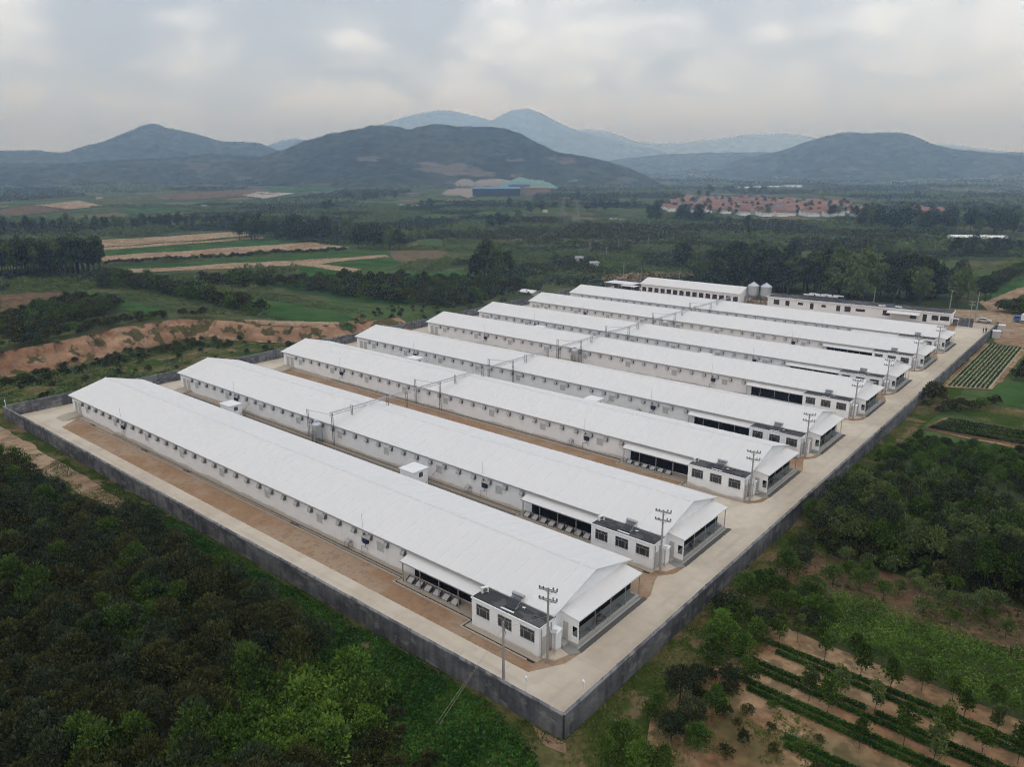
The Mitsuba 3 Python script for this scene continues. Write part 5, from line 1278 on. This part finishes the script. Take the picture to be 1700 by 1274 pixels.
for sd, (sel, lb, gp) in enumerate([(lambda v: v[0] < -60 and v[1] < 330, 'tall dark tree in the grove behind the silos and the feed shed', 'trees of the grove behind the silos'),
                                    (lambda v: -60 <= v[0] < -38 and v[1] < 330, 'tall dark tree in the grove behind the flat-roofed office', 'trees of the grove behind the office'),
                                    (lambda v: v[0] >= -38 and v[1] < 330, 'dark tree in the clumps behind the dirt yard', 'trees behind the dirt yard'),
                                    (lambda v: v[1] >= 330, 'dark tree in the scattered clumps beyond the groves', 'trees beyond the groves')]):
    plant('k_big', 'grove_tree', [v for v in CL if sel(v)], lb, 'tree', gp, .9, 1.1, 220 + sd)
plant('k_big', 'far_tree', [(*v, q.uniform(.8, 1.1)) for v in ((-308.7, 607.5), (-323.4, 640.4), (-317.8, 578.6), (-697.0, 645.1), (-379.5, 431.4), (-393.1, 455.1), (-376.8, 417.2), (-413.4, 495.9), (-340.4, 625.7), (-710.1, 504.3), (-727.2, 524.1), (-637.1, 603.0), (-520.2, 669.8), (-525.5, 700.3), (-500.7, 622.9), (-574.5, 1448.3), (-620.0, 1576.0), (-548.7, 1157.8), (-583.0, 1193.7), (-288.4, 603.4), (-291.2, 902.2), (-285.4, 1412.0), (-305.3, 1480.0), (-226.0, 1512.5), (-613.6, 875.8))], 'single dark tree standing out among the far orchards', 'tree', 'single trees among the far orchards', .9, 1.15, 23, count=True)
for sd, (rows, lb, gp) in enumerate([
    (trow((-175.2, 701.1), (-117.4, 607.6), 16, .9, 1.2, 6, 8) + trow((-134.0, 677.2), (-42.7, 642.6), 34, .8, 1.15, 7, 14) + trow((-197.1, 798.5), (-61.1, 797.6), 30, .8, 1.1, 8, 16), 'dark tree of the wooded belt right of the far village', 'trees of the belt right of the village'),
    (trow((-362.4, 657.6), (-232.5, 592.6), 14, .5, .8, 9, 14), 'dark tree of the row in front of the far village', 'trees in front of the village'),
    (trow((-597.9, 732.1), (-476.4, 743.3), 22, .6, .9, 10, 14) + trow((-481.8, 738.5), (-462.3, 849.9), 14, .6, .9, 11, 12), 'dark tree of the row between the lattice pylons and the far village', 'trees left of the village'),
    (trow((-700.2, 1483.9), (-554.5, 1385.1), 14, .8, 1.1, 12, 14), 'dark tree of the belt behind the far village', 'trees behind the village'),
    (trow((-990.4, 773.7), (-917.3, 775.4), 12, .8, 1.1, 13, 12), 'dark tree of the short row left of the factory', 'trees left of the factory'),
    (trow((-1991.3, 2700.8), (-1136.5, 1620.2), 10, .9, 1.2, 14, 16), 'dark tree of the clump right of the netted heaps', 'trees right of the netted heaps')]):
    plant('k_big', 'far_tree', rows, lb, 'tree', gp, .9, 1.15, 230 + sd)
plant('k_shrub', 'hedge_shrub', [(a[0], a[1]) for a in trow((-18.4, 318), (-13.0, 400), 44, 1, 1, 24, 1.2)], 'dark shrub of the hedge beside the farm road at the right edge', 'shrub', 'shrubs of the farm road hedge', 1.2, 1.9, 25)
plant('k_shrub', 'yard_shrub', scatter([(-6, 262), (-2, 268), (12, 268), (20, 262), (2, 258)], 2.2, 48), 'dark shrub in the thicket by the blue-cabbed truck', 'shrub', 'shrubs by the truck', 1.1, 1.6, 26)

# ---- far orchards: patches of bushes, three sizes with distance
def bush_patch(seed, size, n, R, cards, length, width):
    r = np.random.default_rng(seed)
    parts = []
    k = int(math.sqrt(n))
    gx, gy = np.meshgrid((np.arange(k) + .5) / k - .5, (np.arange(k) + .5) / k - .5)
    c = np.column_stack([gx.ravel(), gy.ravel()]) * size + r.normal(size=(k * k, 2)) * size / k * .25
    for x, y in c:
        if r.random() < .16: continue
        s = R * r.uniform(.6, 1.3)
        u = r.normal(size=(cards, 3)); u /= np.linalg.norm(u, axis=1, keepdims=True); u[:, 2] = abs(u[:, 2])
        parts.append(leaf_cards(np.array([x, y, s * .25]) + u * s * [1, 1, 1.0] * r.uniform(.6, 1, (cards, 1)), u * [1, 1, .6] + r.normal(size=(cards, 3)) * .45, length * s, width * s, r))
    return mesh_of(parts)


LODS = []
for lod, (size, n, R, cards, ln, wd_) in enumerate([(26, 64, 1.30, 46, .44, .34), (56, 144, 1.9, 22, .70, .6), (130, 256, 3.2, 12, .9, .8), (260, 256, 5.5, 7, 1.0, .95)]):
    for v in range(4):
        kk = f'orchard_patch_{lod}_{v}'
        scene[kk] = {'type': 'shapegroup', 'bushes': P(bush_patch(lod * 10 + v, size, n, R, cards, ln, wd_), ['l_plain', 'l_dark', 'l_plain', 'l_olive'][v])}
KEEP = shapely.union_all([Polygon([(-142, -5), (8, -5), (8, 236), (-142, 236)]), Polygon([(-52, 258), (-28, 246), (-8, 240), (45, 200), (45, 270), (-12, 270)]), Polygon([(-16, 280), (-9, 335), (-3, 382), (6, 382), (2, 335), (0, 270), (-10, 262)]),
                          Polygon([(-590, 1100), (-500, 936), (-425, 745), (-250, 700), (-195, 815), (-270, 1010), (-300, 1160)]), Polygon([(-1200, 1330), (-1020, 990), (-780, 820), (-740, 870), (-930, 1180), (-1010, 1330)]), Polygon([(0, 40), (60, 40), (60, 205), (0, 205)])] + [f.buffer(3) for f in FIELDS])
shapely.prepare(KEEP)
r = np.random.default_rng(99)
a0, a1 = YAW - math.radians(42), YAW + math.radians(42)
for lod, (size, d0, d1) in enumerate([(26, 225, 520), (56, 520, 1150), (130, 1150, 2500), (260, 2500, 4900)]):
    st = size * (.92 if lod < 2 else 1.0)
    gx, gy = np.meshgrid(np.arange(-5600, 3200, st), np.arange(-1500, 5600, st))
    c, s_ = math.cos(.61), math.sin(.61)
    gx, gy = EYE[0] + gx * c - gy * s_, EYE[1] + gx * s_ + gy * c
    x, y = gx.ravel() + r.normal(size=gx.size) * st * .05, gy.ravel() + r.normal(size=gx.size) * st * .05
    d = np.hypot(x - EYE[0], y - EYE[1]); a = np.arctan2(y - EYE[1], x - EYE[0])
    clear = meshkit.fbm(np.column_stack([x / 130, y / 130, x * 0]), 3, 55)
    ok = (d > d0) & (d <= d1) & (a > a0) & (a < a1) & (clear > (.375 if lod < 2 else .43)) & ~((y < 120) & (x > -192)) & ~((y < 120) & (x > -300) & (clear < .5))
    ok &= ~shapely.intersects(shapely.buffer(shapely.points(x, y), size * .42), KEEP)
    for xx, yy_, cl in zip(x[ok], y[ok], clear[ok]):
        k = numbered('orchard__bush_patch')
        scene[k] = {'type': 'instance', 'group': {'type': 'ref', 'id': f'orchard_patch_{lod}_{int(np.clip(cl * 9 - 2.6 + r.normal() * .7, 0, 3.99))}'},
                    'to_world': T().translate([float(xx), float(yy_), float(h(xx, yy_)) - .1]).rotate([0, 0, 1], 35 + 90 * float(r.integers(4))).scale([1, 1, float(r.uniform(.6, 1.4))])}
labels['orchard'] = {'label': 'dark green orchards and scrub covering the valley floor', 'category': 'orchard', 'kind': 'stuff'}

# ------------------------------------------------------------------ hills
def hill(name, ridge, step, k, label, rough=.22, fine=3.0, seed=1, nt=60, back=1.0):
    rp = np.array(ridge, float)
    d0, d1 = rp[1] - rp[0], rp[-1] - rp[-2]
    e0, e1 = rp[0].copy(), rp[-1].copy()
    L0 = max(rp[0][2] * 2.2, 90)
    e0[:2] -= d0[:2] / np.hypot(*d0[:2]) * L0; e0[2] = -12
    L1 = max(rp[-1][2] * 2.2, 90)
    e1[:2] += d1[:2] / np.hypot(*d1[:2]) * L1; e1[2] = -12
    rp = np.vstack([e0, rp, e1])
    s = np.concatenate([[0], np.cumsum(np.hypot(*np.diff(rp[:, :2], axis=0).T))])
    q = np.arange(0, s[-1], step)
    from scipy.interpolate import PchipInterpolator
    X, Y_, Z = (PchipInterpolator(s, rp[:, j])(q) for j in range(3))
    mid = rp[1:-1, :2].mean(0)
    n = mid - EYE[:2]; n /= np.hypot(*n)
    t = np.linspace(-1, 1, nt)
    t = np.sign(t) * np.abs(t) ** 1.15
    TT, _ = np.meshgrid(t, q)
    TT = TT
    base = np.maximum(Z, 30)
    W = (base * k + 120)[:, None]
    prof = (0.5 + 0.5 * np.cos(np.pi * TT)) ** 1.15
    gx, gy = X[:, None] + n[0] * TT * W, Y_[:, None] + n[1] * TT * W
    sc = max(60, base.max() * .9)
    g = meshkit.fbm(np.stack([gx / sc, gy / sc, gx * 0 + seed], -1), 5, seed) - .5
    env = np.clip(np.abs(TT) * 3.0, .18, 1) * np.clip((1 - np.abs(TT)) * 2.0, 0, 1)
    rid = 1 - 2 * np.abs(meshkit.fbm(np.stack([gx / (sc * .8), gy / (sc * .8), gx * 0 + seed + 4], -1), 4, seed + 3) - .5)
    zz = Z[:, None] * prof + (g * rough * 1.2 + (rid - .75) * rough) * base[:, None] * env
    zz += (meshkit.fbm(np.stack([gx / (fine * 3.2), gy / (fine * 3.2), gx * 0], -1), 2, seed + 8) - .5) * fine * np.clip((1 - np.abs(TT)) * 6, 0, 1)
    zz -= 14 * np.clip((np.abs(TT) - .75) * 4, 0, 1)
    single(name, P(grid_mesh(gx, gy, zz), 'm_hill', True), label, kind='structure')


hill('hill', [(-1939, 1142, 56), (-1913, 1184, 75), (-1877, 1239, 100), (-1829, 1308, 130), (-1789, 1361, 147), (-1747, 1414, 160), (-1719, 1447, 167), (-1692, 1479, 166), (-1657, 1517, 158), (-1634, 1542, 167), (-1604, 1573, 172), (-1561, 1615, 166), (-1510, 1662, 166), (-1471, 1697, 161), (-1431, 1731, 148), (-1390, 1764, 121), (-1348, 1796, 98), (-1306, 1827, 88), (-1255, 1862, 78), (-1204, 1895, 62), (-1152, 1928, 42)], 7, 2.6, 'broad dark wooded hill in the middle of the horizon', .24, 7, 3, 140)
hill('hill', [(-3451, 868, 97), (-3409, 1016, 116), (-3372, 1129, 120), (-3345, 1205, 114), (-3314, 1285, 136), (-3280, 1368, 163), (-3247, 1442, 195), (-3223, 1495, 217), (-3206, 1530, 225), (-3188, 1565, 212), (-3163, 1616, 201), (-3119, 1697, 183), (-3085, 1758, 167), (-3048, 1820, 163), (-3016, 1872, 159), (-2983, 1923, 139), (-2928, 2005, 97)], 12, 3.0, 'pointed blue-green hill at the left of the horizon', .24, 5, 5, 90)
hill('hill', [(-2488, 599, 61), (-2455, 716, 62), (-2408, 854, 66), (-2350, 998, 73), (-2279, 1147, 85), (-2230, 1238, 93), (-2194, 1299, 90), (-2147, 1374, 79), (-2075, 1479, 50)], 10, 5.0, 'low wooded foothill in front of the pointed hill', .3, 5, 6, 90)
hill('hill', [(-1496, 3435, 91), (-1328, 3504, 132), (-1281, 3521, 148), (-1212, 3546, 175), (-1143, 3569, 195), (-1074, 3591, 204), (-1004, 3612, 200), (-935, 3630, 201), (-867, 3648, 198), (-809, 3661, 179), (-750, 3674, 152), (-682, 3688, 134), (-594, 3704, 121), (-467, 3723, 105), (-246, 3745, 90)], 12, 3.6, 'flat-topped wooded hill at the right of the horizon', .22, 5, 7, 90)
hill('hill', [(-2957, 4211, 39), (-2698, 4382, 120), (-2498, 4498, 140), (-2298, 4605, 150), (-2096, 4700, 152), (-1895, 4785, 150), (-1695, 4860, 130)], 30, 6.0, 'long low pale rise between the middle and right hills', .3, 8, 8, 60)
hill('hill', [(-1178, 5013, 97), (-940, 5064, 132), (-765, 5094, 137), (-596, 5117, 139), (-327, 5143, 130), (0, 5143, 120)], 30, 6.0, 'long low pale rise at the right edge of the horizon', .3, 8, 9, 60)
hill('mountain', [(-5910, 3657, 191), (-5829, 3783, 251), (-5773, 3867, 286), (-5717, 3950, 301), (-5660, 4030, 293), (-5601, 4112, 313), (-5509, 4233, 325), (-5383, 4392, 297), (-5184, 4625, 208)], 25, 3.5, 'small faint blue hill between the left and middle hills', .2, 3, 10, 50)
hill('mountain', [(-7494, 5753, 262), (-7315, 5978, 433), (-7131, 6196, 570), (-7013, 6329, 632), (-6892, 6460, 674), (-6794, 6563, 695), (-6695, 6664, 717), (-6594, 6764, 711), (-6466, 6886, 678), (-6335, 7007, 638), (-6255, 7078, 611), (-6146, 7172, 679), (-6037, 7265, 727), (-5926, 7355, 740), (-5814, 7444, 700), (-5671, 7553, 612), (-5526, 7660, 530), (-5379, 7764, 475), (-5200, 7885, 419), (-5019, 8001, 364), (-4776, 8149, 315), (-4528, 8289, 233)], 28, 2.0, 'pale blue twin-peaked mountain range behind the middle hill', .16, 3, 11, 70)
hill('mountain', [(-7925, 10236, 493), (-7691, 10413, 614), (-7373, 10640, 679), (-7131, 10804, 659), (-6883, 10964, 574), (-6633, 11117, 479), (-6216, 11356, 459), (-5634, 11656, 509), (-5138, 11883, 577), (-4642, 12086, 588), (-4311, 12209, 548), (-3978, 12322, 465), (-3413, 12491, 414), (-2867, 12628, 390), (-2491, 12708, 402), (-2116, 12777, 348), (-1538, 12860, 276), (-927, 12920, 239)], 60, 2.2, 'very pale distant mountain ridge along the horizon', .14, 4, 12, 50)

# ------------------------------------------------------------------ the village and far buildings
def house_group(key, sx, sy, e, rdg, roof, wall):
    scene[key] = {'type': 'shapegroup',
                  'wall': P(cat(box(-sx / 2, sx / 2, -sy / 2, sy / 2, -1, e), prism_x([(-sy / 2, e), (sy / 2, e), (0, rdg)], -sx / 2, sx / 2)), wall),
                  'roof': P(prism_x([(-sy / 2 - .5, e - .25), (0, rdg), (sy / 2 + .5, e - .25), (sy / 2 + .5, e - .05), (0, rdg + .22), (-sy / 2 - .5, e - .05)], -sx / 2 - .4, sx / 2 + .4), roof),
                  'window': P(cat(*[box(x - .7, x + .7, -sy / 2 - .03, -sy / 2 + .02, .9, 2.3) for x in np.linspace(-sx / 2 + 1.6, sx / 2 - 1.6, 4)]), 'm_glass'),
                  'yard_wall': P(cat(box(-sx / 2, sx / 2, -sy / 2 - 6.0, -sy / 2 - 5.8, -1, 2.1), box(-sx / 2, -sx / 2 + .2, -sy / 2 - 5.8, -sy / 2, -1, 2.1), box(sx / 2 - .2, sx / 2, -sy / 2 - 5.8, -sy / 2, -1, 2.1)), wall)}


house_group('house_a', 13, 6.5, 3.4, 5.6, 'm_redroof', 'm_white'); house_group('house_b', 10, 6, 3.2, 5.2, 'm_redroof2', 'm_white'); house_group('house_c', 15, 7, 3.6, 6.0, 'm_redroof', 'm_rubble')
house_group('house_d', 12, 7, 3.4, 5.6, 'm_terracotta', 'm_cream'); house_group('house_e', 14, 7, 3.2, 4.4, 'm_blueroof', 'm_cream')
VIL = Polygon([(-560, 1085), (-498, 940), (-425, 770), (-350, 770), (-290, 745), (-205, 812), (-240, 930), (-300, 1060), (-420, 1120)])
vx, vy = np.meshgrid(np.arange(-600, -180, 17.2), np.arange(740, 1150, 19.5))
r = np.random.default_rng(12)
# rows of houses face the south-east, across the view
ca, sa = math.cos(.66), math.sin(.66)
cx_, cy_ = -390, 930
px_, py_ = cx_ + (vx - cx_) * ca - (vy - cy_) * sa, cy_ + (vx - cx_) * sa + (vy - cy_) * ca
vx, vy = np.meshgrid(np.arange(-480, 480, 16.2), np.arange(-480, 480, 17.5))
px_, py_ = (cx_ + vx * ca - vy * sa).ravel(), (cy_ + vx * sa + vy * ca).ravel()
ok = shapely.contains_xy(VIL, px_, py_) & (meshkit.fbm(np.column_stack([px_ / 45, py_ / 45, px_ * 0]), 2, 3) > .30) & (r.random(px_.size) > .07)
for x, y in zip(px_[ok], py_[ok]):
    g = ['house_a', 'house_b', 'house_c', 'house_d', 'house_a', 'house_b', 'house_e'][r.integers(7 if r.random() < .25 else 6)]
    k = numbered('village_house')
    scene[k] = {'type': 'instance', 'group': {'type': 'ref', 'id': g}, 'to_world': at(x + r.normal() * 1.2, y + r.normal() * 1.5, float(h(x, y)) + .1, math.degrees(.66) + r.normal() * 3, (1, 1, r.uniform(.95, 1.35)))}
    tag(k, 'low red-roofed house in the far village' if g != 'house_e' else 'low blue-roofed house in the far village', 'house', 'houses of the far village' if g != 'house_e' else 'blue-roofed houses of the far village')
vt = scatter(VIL.buffer(12).exterior.coords, 27, 61, .8)
plant('k_big', 'village_tree', vt, 'dark tree among the far village houses', 'tree', 'trees in the far village', .45, .75, 62)
for (x, y), l in (((-179.2, 898.2), 'left of two red-roofed houses right of the village'), ((-154.4, 874.5), 'right of two red-roofed houses right of the village')):
    k = numbered('village_house')
    scene[k] = {'type': 'instance', 'group': {'type': 'ref', 'id': 'house_c'}, 'to_world': at(x, y, float(h(x, y)) + .1, 38, 1.5)}
    tag(k, l, 'house')


def block(name, px, L, D, hh, label, wall, roof, cat_='building', group=None, rot=38, rows=0, pitch=0.0, sign=0):
    x, y = px
    z = float(h(x, y))
    k = thing(name, label, cat_, group)
    o = at(x, y, z, rot)
    part(k, 'wall', P(box(-L / 2, L / 2, 0, D, -3, hh), wall), o)
    if pitch:
        part(k, 'roof', P(prism_x([(-.6, hh), (D / 2, hh + pitch), (D + .6, hh), (D + .6, hh + .3), (D / 2, hh + pitch + .3), (-.6, hh + .3)], -L / 2 - .6, L / 2 + .6), roof), o)
    else:
        part(k, 'roof', P(box(-L / 2 - .3, L / 2 + .3, -.3, D + .3, hh, hh + .5), roof), o)
    for q in range(rows):
        z0 = hh * (q + .3) / rows
        for xx in np.arange(-L / 2 + 2.2, L / 2 - 1.5, 4.0):
            part(k, 'window', P(box(xx, xx + 2.0, -.06, .05, z0, z0 + min(1.8, hh * .5 / rows)), 'm_glass'), o)
    return k


block('factory_hall', (-876.6, 997.6), 84, 40, 13, 'dark factory hall with bright blue roof below the middle hill', 'm_navy', 'm_blueroof', rot=38, pitch=3.0)
block('factory_hall', (-912.1, 1105.1), 40, 30, 17, 'smaller blue-roofed factory hall behind the dark one', 'm_fandark', 'm_blueroof', rot=38, pitch=2.0)
k = block('works_building', (-835.6, 1065.2), 46, 22, 14, 'pink and white works building right of the blue-roofed halls', 'm_terracotta', 'm_film', rot=38, rows=3)


def heap(name, px, R1, R2, hh, mat, label, seed, rot=38, cat_='heap', group=None):
    x, y = px
    u, v = np.meshgrid(np.linspace(0, 1, 22), np.linspace(0, 2 * np.pi, 49), indexing='ij')
    n = meshkit.fbm(np.stack([np.cos(v) * u * 2.2, np.sin(v) * u * 2.2, u * 0 + seed], -1), 4, seed) - .5
    z = hh * (1 - u ** 3.2) * (1 + .7 * n) - 2 * u
    single(name, P(grid_mesh(R1 * u * np.cos(v) * (1 + .3 * n), R2 * u * np.sin(v) * (1 + .3 * n), z), mat, 35), label, cat_, group, tw=at(x, y, float(h(x, y)) - .5, rot))


heap('rubble_heap', (-1259.4, 1322.4), 34, 30, 19, 'm_rubble', 'pale domed rubble heap, left of the two above the factory', 3)
heap('rubble_heap', (-1267.6, 1376.5), 34, 30, 20, 'm_rubble', 'pale domed rubble heap, right of the two above the factory', 4)
heap('rubble_heap', (-1003.6, 1031.1), 34, 60, 9, 'm_rubble', 'low tan rubble heap left of the factory halls', 5)
heap('rubble_heap', (-1209.8, 1382.4), 80, 40, 20, 'm_rubble', 'long tan rubble bank behind the blue-roofed halls', 6)
heap('netted_heap', (-1120.3, 1365.4), 56, 50, 22, 'm_net', 'green-netted heap, left of the two behind the works building', 7)
heap('netted_heap', (-1005.3, 1282.2), 50, 50, 22, 'm_net', 'green-netted heap, right of the two behind the works building', 8)
patch_sheet('quarry_ground', [(-1122.0, 1118.0), (-1358.5, 1422.9), (-1230.2, 1350.6), (-906.7, 976.6), (-851.3, 898.6)], 'm_rubble', 'pale bare ground left of the factory', 1.2, 4, 25, 3)
patch_sheet('quarry_ground', [(-764.0, 744.4), (-842.5, 842.7), (-793.7, 853.6), (-718.1, 784.0), (-719.1, 735.1)], 'm_terracotta', 'pinkish bare ground in front of the factory', 1.0, 3, 25, 4)
for j, (px, L, l) in enumerate([((-711.2, 1688.0), 30, 'first from left'), ((-716.7, 1785.4), 26, 'second from left'), ((-704.0, 1851.6), 36, 'third from left'), ((-678.9, 1905.0), 44, 'fourth from left')]):
    block('white_hall', px, L, 16, 7, f'long low white hall beyond the village, {l} of four', 'm_white', 'm_roof', group='white halls beyond the village', rot=42, pitch=1.5)
for px, L, hh, l, w in [((-858.6, 5756.3), 30, 20, 'white apartment block far off at right', 'm_white'), ((-404.5, 3103.1), 34, 9, 'cream low block far off at right, left of two', 'm_cream'), ((-434.4, 3746.1), 40, 10, 'cream low block far off at right, right of two', 'm_cream')]:
    block('far_block', px, L, 16, hh, l, w, w, group='blocks far off at right', rot=48, rows=3 if hh > 15 else 2)
for j, (px, L, hh, l) in enumerate([((-2446.7, 4681.0), 50, 14, 'tall pinkish block on the far plain, left of two'), ((-2609.7, 5120.6), 44, 16, 'tall pinkish block on the far plain, right of two')]):
    block('far_block', px, L, 20, hh, l, 'm_terracotta', 'm_cream', group='pinkish blocks on the far plain', rot=42, rows=3)
block('far_block', (-1413.0, 2856.0), 70, 14, 6, 'long low brown shed on the far plain', 'm_rubble', 'm_rust', rot=42, pitch=1.5)
for j, px in enumerate([(-9856.7, 4870.7), (-12402.1, 6258.0), (-15628.2, 7997.5), (-30156.6, 15863.3)]):
    block('hillside_house', px, 26, 12, 8, f'small white house on the far left foothill, {["first", "second", "third", "fourth"][j]} from left', 'm_white', 'm_white', 'house', 'white houses on the left foothill', 28)
for (px, L, l) in [((-69.4, 586.1), 26, 'longer of two white plastic greenhouses right of the groves'), ((-53.1, 593.6), 13, 'shorter of two white plastic greenhouses right of the groves')]:
    x, y = px
    k = thing('greenhouse', l, 'greenhouse', 'white greenhouses right of the groves')
    part(k, 'cover', P(prism_x([(3.6 * math.cos(t), 2.7 * math.sin(t)) for t in np.linspace(0, math.pi, 13)], -L / 2, L / 2), 'm_white', 30), at(x, y, float(h(x, y)), 32))
    part(k, 'frame', P(cat(*[path_tube([(q, 3.65 * math.cos(t), 2.75 * math.sin(t)) for t in np.linspace(0, math.pi, 9)], .06, 4) for q in np.linspace(-L / 2, L / 2, 6)]), 'm_steel'), at(x, y, float(h(x, y)), 32))
for j, (px, L) in enumerate([((-365.7, 580.7), 7), ((-349.8, 572.4), 5), ((-509.1, 662.3), 5), ((-1293.8, 493.7), 9), ((-918.9, 470.3), 6), ((-714.0, 650.5), 16), ((-739.0, 649.9), 14), ((-196.4, 286.3), 3), ((-177.7, 272.4), 3)]):
    block('field_hut', px, L, 4, 2.4, f'small pale hut among the far orchards, {("right of the pylons, left", "right of the pylons, right", "left of the pylons", "far left", "below the left hill", "long, left of the factory", "shorter, left of the factory", "nearest left", "nearest right")[j]} one', 'm_cream', 'm_lid', 'hut', 'pale huts among the far orchards', 30 + 13 * j)
